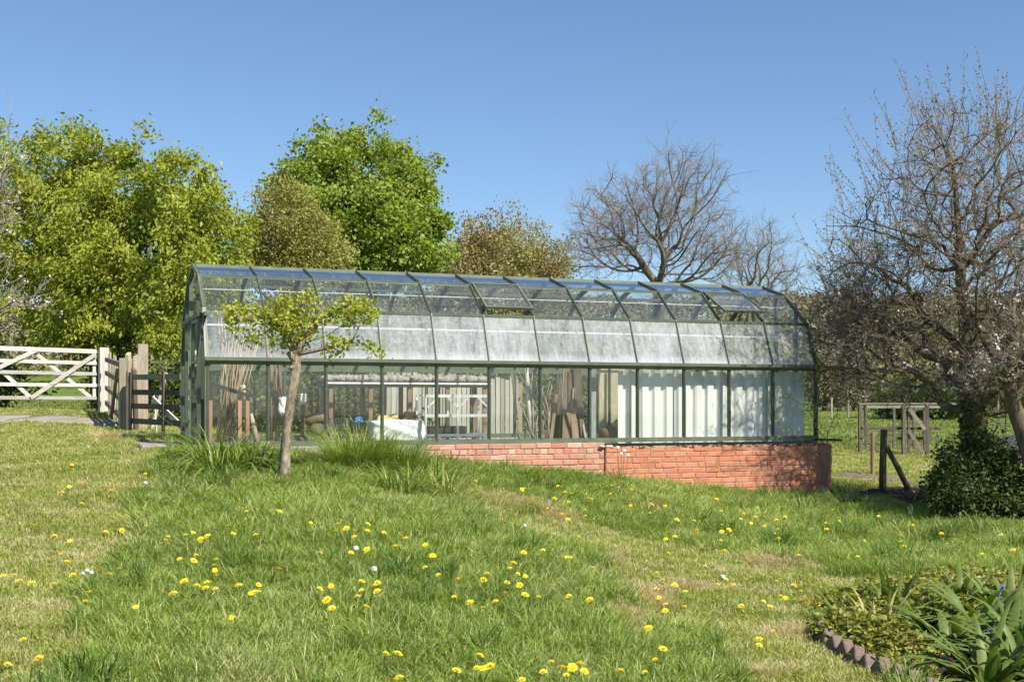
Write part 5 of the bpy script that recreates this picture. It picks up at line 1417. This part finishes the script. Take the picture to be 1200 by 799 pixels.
for i, (p, n, ln, mt, lab) in enumerate(CL):
    strap_clump('bulb_foliage', lab, gp(*p), n, ln, .012, 1.1, .95, mt, 40+i, rad=.18, group='fading bulb clumps in the long grass')

# ------------------------------------------------------------------ flower bed
nt = NT('red_grey_tile'); w = nt.worldpos(); n1 = nt.noise(w, 40, 5, .7); r = rnd_of(nt)
c = nt.ramp(n1, [(.3,(.10,.07,.055)),(.7,(.21,.155,.125))]); c = nt.mix(nt.math('MULTIPLY', r, .5), c, (.16,.13,.115))
M_TILE = nt.pbr(c, .9, nt.bump(n1, .6, .006), 0, .2)
EDGE = [(957,742),(962,751),(968,758),(979,766),(991,773),(1003,780),(1017,788),(1033,796),(1051,804),(1070,811),(1089,820),(1108,829)]
eg = thing('bed_edging', 'row of tilted brick tiles edging the flower bed', 'edging', gp(1010,778))
ee = [gp(*p) for p in EDGE]
for i, p in enumerate(ee):
    q = ee[min(i+1, len(ee)-1)] if i < len(ee)-1 else p*2-ee[i-1]
    a = ee[i-1] if i else p*2-q
    t = (q-a); ang = math.atan2(t.y, t.x); sz = .118+.012*math.sin(i*1.9)
    m = MB().box((-sz/2,-.035,-sz/2),(sz/2,.035,sz/2), .007)
    o = m.build('tile', M_TILE, eg); o.location = p + Vector((0,0,.045+.006*math.sin(i*3.1))) - Vector(eg.location)
    o.rotation_euler = (Matrix.Rotation(ang,4,'Z') @ Matrix.Rotation(math.radians(-12+5*math.sin(i*2.2)),4,'X') @ Matrix.Rotation(math.radians(45+7*math.sin(i*1.3)),4,'Y')).to_euler()
L_GER = mat_foliage('yellow_green_geranium', [(.12,.15,.025),(.22,.24,.04),(.33,.32,.08),(.40,.36,.12)], 5, .35, .45, (1.1,1.15,.5), 16)
def low_plant(name, label, px, py, rx, ry, h, n, size, mat, seed, group=None):
    rg = np.random.default_rng(seed); b = gp(px, py)
    t = thing(name, label, 'plant', b, 0, group); off = np.array(b)
    a = rg.uniform(0,6.283,n); rr_ = np.sqrt(rg.uniform(0,1,n)); x = np.cos(a)*rr_*rx; y = np.sin(a)*rr_*ry
    z = h*(1-.6*rr_**2)*rg.uniform(.35,1,n)
    c = np.column_stack([x,y,z + ground(b.x+x, b.y+y)-b.z])
    # each leaf is a small lobed rosette of three blades
    C3 = np.repeat(c,3,0); O = rg.normal(0,1,(n*3,3))*np.array([1,1,.3])+np.array([0,0,.25])
    O /= np.linalg.norm(O,axis=1,keepdims=True)
    V, Fc = leaves_arrays(C3+O*size*.4, O, size, rg, .1, .6, .2)
    me = np_mesh('leaves', V, Fc); me.materials.append(mat); link('leaves', me, None, t)
    V = []; Fs = []
    k = rg.choice(n, min(n, 90), replace=False); root = np.column_stack([x[k]*.7, y[k]*.7, ground(b.x+x[k]*.7, b.y+y[k]*.7)-b.z-.01])
    dd = c[k]-root; spikes_mesh(V, Fs, root, dd, np.linalg.norm(dd,axis=1), np.full(len(k), .0022), seed)
    me = np_mesh('stems', np.vstack(V), np.vstack(Fs)); me.materials.append(mat); link('stems', me, None, t)
    return t
low_plant('cranesbill', 'yellow green low leafy plant behind the first edging tiles', 1003, 752, .30, .40, .22, 620, .046, L_GER, 1, 'low leafy plants in the flower bed')
low_plant('cranesbill', 'yellowish leafy plant in the middle of the bed edge', 1040, 765, .32, .40, .22, 700, .046, L_GER, 2, 'low leafy plants in the flower bed')
low_plant('cranesbill', 'light green leafy mound at the back left of the bed', 1015, 725, .36, .55, .2, 700, .046, L_GER, 3, 'low leafy plants in the flower bed')
low_plant('cranesbill', 'small pale leafy plant by the last visible edging tile', 1068, 792, .14, .16, .12, 140, .036, L_GER, 4, 'low leafy plants in the flower bed')
low_plant('cranesbill', 'leafy plant at the back of the bed beside strap leaves', 1085, 715, .5, .9, .2, 1000, .05, L_GER, 5, 'low leafy plants in the flower bed')
S_BROAD = mat_foliage('glossy_broad_leaves', [(.075,.125,.024),(.13,.185,.038),(.20,.25,.065)], 5, .3, .5, (1.1,1.2,.5), 8)
BEDP = [((1030,742),22,.30,.022,.8,S_PALE,'pale narrow leaves rising in the middle of the bed'),((1045,722),20,.30,.045,.6,S_BROAD,'upright broad green leaves at the back of the bed'),
 ((1085,735),30,.30,.020,1.0,S_GREEN,'narrow arching green leaves left of the broad leaved plants'),((1110,765),26,.42,.055,1.5,S_BROAD,'glossy broad leaved plant arching over the bed front'),
 ((1145,745),28,.42,.055,1.4,S_BROAD,'glossy broad leaved plant in the middle of the group'),((1178,770),28,.46,.055,1.3,S_BROAD,'glossy broad leaved plant near the right picture edge'),
 ((1130,720),26,.36,.045,1.3,S_BROAD,'broad leaved plant at the back of the group'),((1175,725),26,.40,.045,1.2,S_BROAD,'broad leaved plant at the back near the right edge'),
 ((1160,808),26,.46,.045,1.2,S_BROAD,'broad leaved plant at the bottom edge of the picture'),((1205,800),26,.46,.045,1.1,S_BROAD,'broad leaved plant in the bottom right corner'),((1000,735),14,.34,.016,.5,S_GREEN,'slender upright leaves near the first edging tile'),((1195,695),10,.30,.03,.5,S_BROAD,'upright dark leaves behind the broad leaved group')]
for i, (p, n, ln, wd, ar, mt, lab) in enumerate(BEDP):
    strap_clump('bed_plant', lab, gp(*p), int(n*1.7), ln*1.2, wd*1.1, ar, .9, mt, 80+i, rad=.09, group='strap leaved plants in the flower bed')
M_BLUEF = mat_plain('bluebell_blue', (.10,.10,.42), (.22,.22,.62), 30, .6, 0)
for i, (px, py) in enumerate(((1153,742),(1193,705),(1168,690))):
    b = gp(px, py+34); t = thing('bluebell', ['blue flower spike among the glossy leaves','blue flower spike at the right picture edge','blue flower spike behind the broad leaves'][i], 'flower', b, 0, 'bluebells in the flower bed')
    H_ = EYE-(py-HOR)/F_PX*b.y - b.z
    MB().tube([(0,0,0),(.01,0,H_*.6),(.02,-.01,H_)], .004, 5).build('stem', S_GREEN, t)
    f = MB(); r_ = random.Random(i)
    for k in range(10):
        a = r_.uniform(0,6.28); z = H_-.012*k+.03; x = .018*math.cos(a)+.02; y = .018*math.sin(a)-.01
        f.tube([(x*.6,y*.6,z+.008),(x,y,z),(x*1.2,y*1.2,z-.014)], [.003,.007,.010], 6)
    f.build('flower_head', M_BLUEF, t)

low_plant('cranesbill', 'leafy ground cover at the back right of the bed', 1165, 700, .6, .9, .2, 1100, .05, L_GER, 6, 'low leafy plants in the flower bed')
# climbing rose on the right corner of the glass, drain pipe at the sill
rb = gh(GL+.02, -.22); rb.z = gz(rb.x, rb.y)
ro = thing('climbing_rose', 'thin climbing rose on the right corner of the greenhouse', 'climber', rb)
rg = np.random.default_rng(66); lv = []
inv = Matrix.Translation(-rb)
def rp_(u, v, z): return inv @ gh(u, v, z)
stems = [[(GL+.02,-.2,-.85),(GL-.02,-.14,-.2),(GL-.04,-.1,.4),(GL-.06,-.1,.9),(GL-.02,-.12,1.12)],[(GL+.04,-.2,-.85),(GL+.1,-.2,-.1),(GL-.1,-.12,.3),(GL-.35,-.1,.55),(GL-.6,-.12,.62)],
         [(GL+.03,-.2,-.85),(GL+.06,-.25,.1),(GL+.2,-.3,.5),(GL+.55,-.35,.72),(GL+.95,-.4,.85)],[(GL-.04,-.1,.4),(GL-.2,-.12,.75),(GL-.35,-.12,.88)],[(GL+.03,-.2,-.4),(GL-.4,-.2,.0),(GL-.75,-.16,.25)]]
m = MB()
for st_ in stems:
    pts_ = [rp_(*q) for q in st_]; fine_ = []
    for a, b in zip(pts_[:-1], pts_[1:]):
        for f in np.linspace(0,1,5)[:-1]: fine_.append(a.lerp(b,f)+Vector(rg.normal(0,.012,3)))
    fine_.append(pts_[-1]); m.tube(fine_, list(np.linspace(.008,.003,len(fine_))), 5)
    lv += [np.array(q) for q in fine_[6:]]
m.build('stem', TWIG_RED, ro, True)
lv = np.repeat(np.array(lv), 5, 0) + rg.normal(0,.04,(len(lv)*5,3))
Vb, Fb = leaves_arrays(lv, rg.normal(0,1,lv.shape), .04, rg, .1, .6)
me = np_mesh('leaves', Vb, Fb); me.materials.append(L_TREE1); link('leaves', me, None, ro)
pi_ = MB().tube([(GL-.05,-.075,-.005),(GL+.12,-.075,-.008),(GL+.42,-.06,-.02)], .016, 8).build('drain_pipe', mat_plain('black_plastic',(.012,.012,.012),(.03,.03,.03),9,.5,0)); pi_.location = GH0; pi_.rotation_euler=(0,0,GTH); tag(pi_,'black plastic pipe sticking out beyond the sill corner','pipe')

# ------------------------------------------------------------------ dandelions
M_DAN = mat_plain('dandelion_yellow', (.84,.62,.012), (.90,.74,.03), 200, .65, 0)
M_STEM = mat_plain('dandelion_stem', (.20,.24,.07), (.30,.28,.10), 10, .6, 0)
def dand_head(seed):
    r = random.Random(seed); m = MB()
    for ring, (n, r0, r1, z0, z1) in enumerate(((20,.006,.0235,.001,.004),(16,.004,.018,.004,.009),(10,.001,.011,.007,.0125))):
        for k in range(n):
            a = 2*math.pi*k/n + ring*.2 + r.uniform(-.08,.08); w = math.pi/n*.9; q = r1*r.uniform(.88,1.08)
            m.add([(r0*math.cos(a),r0*math.sin(a),z0),(q*.75*math.cos(a-w),q*.75*math.sin(a-w),z1),(q*math.cos(a),q*math.sin(a),z1+r.uniform(-.002,.001)),(q*.75*math.cos(a+w),q*.75*math.sin(a+w),z1)], [(0,1,2,3)])
    me = m.mesh('flower_head'); me.materials.append(M_DAN); return me
dh = [dand_head(i) for i in range(4)]
ds = MB().tube([(0,0,0),(.003,0,.5),(0,0,1.0)], [.0022,.002,.0022], 5).mesh('stem'); ds.materials.append(M_STEM)
Z1 = [(225,121),(305,134),(380,141),(455,148),(217,188),(195,207),(220,218),(315,200),(255,180),(348,201),(235,255),(395,281),(543,236),(105,312),(740,262),(875,267),(940,283),(973,302),(772,267),(715,313),(730,336),(605,332),(582,341),(526,345),(520,356),(505,368),(628,352),(630,364),(650,343),(385,385),(372,397),(450,421),(375,446),(343,465),(228,466),(190,401),(168,411),(50,446),(10,468),(60,483),(100,490),(45,465),(280,521),(268,550),(425,567),(563,415),(606,422),(615,403),(677,417),(670,436),(673,450),(677,466),(617,500),(648,490),(645,505),(675,508),(748,500),(797,521),(785,523),(810,495),(725,599),(872,448),(800,340),(73,667),(122,726),(25,748),(310,690)]
Z2 = [(73,267),(137,283),(170,303),(255,306),(283,320),(308,324),(308,346),(350,305),(363,358),(298,397),(347,387),(400,333),(468,350),(462,385),(553,406),(530,370),(12,495),(8,520),(70,448),(330,485),(380,490),(330,512),(380,517),(372,500),(235,500),(200,508),(450,788),(438,795),(628,768),(700,717),(733,752),(900,768),(960,757),(972,780),(990,757),(832,792),(1028,768),(670,550),(620,535),(712,566),(750,549),(725,463),(712,481),(787,490),(825,496),(820,461),(806,427),(885,402),(900,386),(965,411),(984,411),(843,528),(885,536),(1010,344),(1030,261),(1013,248),(913,256),(687,170),(840,194),(832,196),(945,187),(955,189),(770,292),(633,480),(980,530),(1045,542),(795,325),(843,468)]
Z3 = [(40,98),(165,88),(125,166),(238,158),(257,174),(235,266),(92,330),(110,313),(195,342),(307,331),(310,344),(22,398),(26,437),(48,474),(350,87),(375,95),(420,102),(580,208),(600,195),(540,275),(650,243),(662,305),(717,317),(745,316),(720,135),(780,220),(735,178),(815,185),(888,230),(925,257),(960,197),(930,172),(1008,332),(1055,240),(678,370),(825,418),(780,436),(723,434),(650,403),(530,420),(508,396),(495,405),(507,452),(547,442),(540,505),(538,527),(605,513),(460,478),(573,438),(930,424),(943,476),(960,483),(885,495),(907,512),(845,536),(807,510),(808,544),(1015,459),(1028,484),(1045,500),(1076,503),(1100,524),(867,628),(503,702),(110,742),(180,730),(213,728),(192,756),(255,740),(35,768),(1030,436),(1180,343)]
Z4 = [(95,217),(445,247),(397,156),(635,185),(620,183),(583,250),(578,290),(648,285),(767,260),(828,252),(905,298),(1027,285),(858,373),(890,432),(55,188),(128,150),(980,226),(746,218),(418,308),(380,314),(473,434),(600,270),(500,150)]
DP = [(x/2.6725, 500+y/2.6725) for x,y in Z1] + [(300+x/2.6725, 500+y/2.6725) for x,y in Z2] + [(600+x/3, 540+y/3) for x,y in Z3] + [(880+x/3.344, 560+y/3.344) for x,y in Z4]
# drop doubles read from overlapping views
uq = []
for p in DP:
    if all((p[0]-q[0])**2+(p[1]-q[1])**2 > 5 for q in uq): uq.append(p)
rr = random.Random(31)
for _ in range(46):        # the thickly flowered bank below the wall
    x = rr.uniform(615, 985); lo_ = 560+(x-615)*.085; y = lo_ + 12 + abs(rr.gauss(0, 22))
    if y < 640 and all((x-q[0])**2+(y-q[1])**2 > 30 for q in uq): uq.append((x, y))
LANDM = [(gp(333,566),'the young tree'),(gp(958,742),'the first edging tile'),(gp(970,584),'the brick wall corner'),(gp(728,568),'the white narcissus'),(gp(258,556),'the day lily'),(gp(470,582),'the daffodil clump'),(gp(1137,600),'the dark shrub'),(gp(121,490),'the gate post')]
SEEN = set()
for _ in range(400):       # scattered smaller flowers through the meadow
    if len(uq) >= 298: break
    q0 = uq[rr.randrange(len(uq))]; x = q0[0]+rr.gauss(0,26); y = q0[1]+rr.gauss(0,12)
    if 20 < x < 1010 and 560 < y < 790 and all((x-q[0])**2+(y-q[1])**2 > 40 for q in uq) and not inside(BED, np.array([gp(x,y).x]), np.array([gp(x,y).y]))[0]: uq.append((x, y))
def where_label(b, mown_, kind='yellow dandelion'):
    L, nm = min(LANDM, key=lambda q: (q[0]-b).length)
    dx = b.x-L.x; dy = b.y-L.y; g = 'mown' if mown_ else 'long'
    def mk(a, c): return '%s in %s grass %dcm %s and %dcm %s of %s' % (kind, g, a, 'before' if dy < 0 else 'beyond', c, 'left' if dx < 0 else 'right', nm)
    a, c = round(abs(dy)*20)*5, round(abs(dx)*20)*5
    if mk(a, c) in SEEN: a, c = round(abs(dy)*100), round(abs(dx)*100)
    SEEN.add(mk(a, c))
    return mk(a, c), 'dandelions in the mown grass' if mown_ else 'dandelions in the long grass'
def stemmed(name, px, py, head_mesh, rad_scale):
    b = gp(px, py); mw = bool(is_mown(np.array([b.x]), np.array([b.y]))[0])
    h = rr.uniform(.045,.075) if mw else rr.uniform(.13,.18)
    b = gp(px, py, h); lab, grp = where_label(b, mw)
    t = thing(name, lab, 'flower', b, rr.uniform(0,6.28), grp)
    s = link('stem', ds, None, t); s.scale = (1,1,h)
    k = link('flower_head', head_mesh, None, t); k.location = (0,0,h-.001); k.scale = (rad_scale,)*3
    tilt = rr.uniform(0,.6); k.rotation_euler = (tilt*math.cos(t.rotation_euler.z)+.2, tilt*.5, 0)
    return t
for px, py in uq: stemmed('dandelion', px, py, dh[rr.randrange(4)], rr.uniform(.8,1.4))
# seed clocks
m = MB(); rg = np.random.default_rng(5)
for k in range(150):
    d = rg.normal(0,1,3); d /= np.linalg.norm(d); a = np.cross(d, [.3,.4,.86]); a /= np.linalg.norm(a); b_ = np.cross(a,d)
    c = d*.019
    m.add([d*.002+a*.0003, d*.002-a*.0003, c-a*.0005, c+a*.0005], [(0,1,2,3)])
    m.add([c+a*.006, c+b_*.006, c-a*.006, c-b_*.006], [(0,1,2,3)])
clock = m.mesh('seed_head'); clock.materials.append(mat_plain('seed_down',(.62,.62,.58),(.78,.78,.74),20,.9,0))
for (px, py, lab) in ((171,566,'white dandelion seed clock on the left lawn'),(438.5,667.5,'white dandelion seed clock in the middle meadow'),(417,643,'small white dandelion clock above the middle one'),(615,616,'white dandelion clock beside the mown strip'),(847,676,'white dandelion seed clock on the mown strip')):
    t = stemmed('dandelion_clock', px, py, clock, 1.1); t['label'] = lab; t['group'] = 'dandelion seed clocks'
for (px, py) in ((102,669),(107,671),(97,672)):
    t = stemmed('daisy', px, py, clock, .8); t['label'] = 'white daisy in the small group on the left lawn'; t['group'] = 'white daisies on the left lawn'
print('OBJECTS', len(bpy.data.objects))
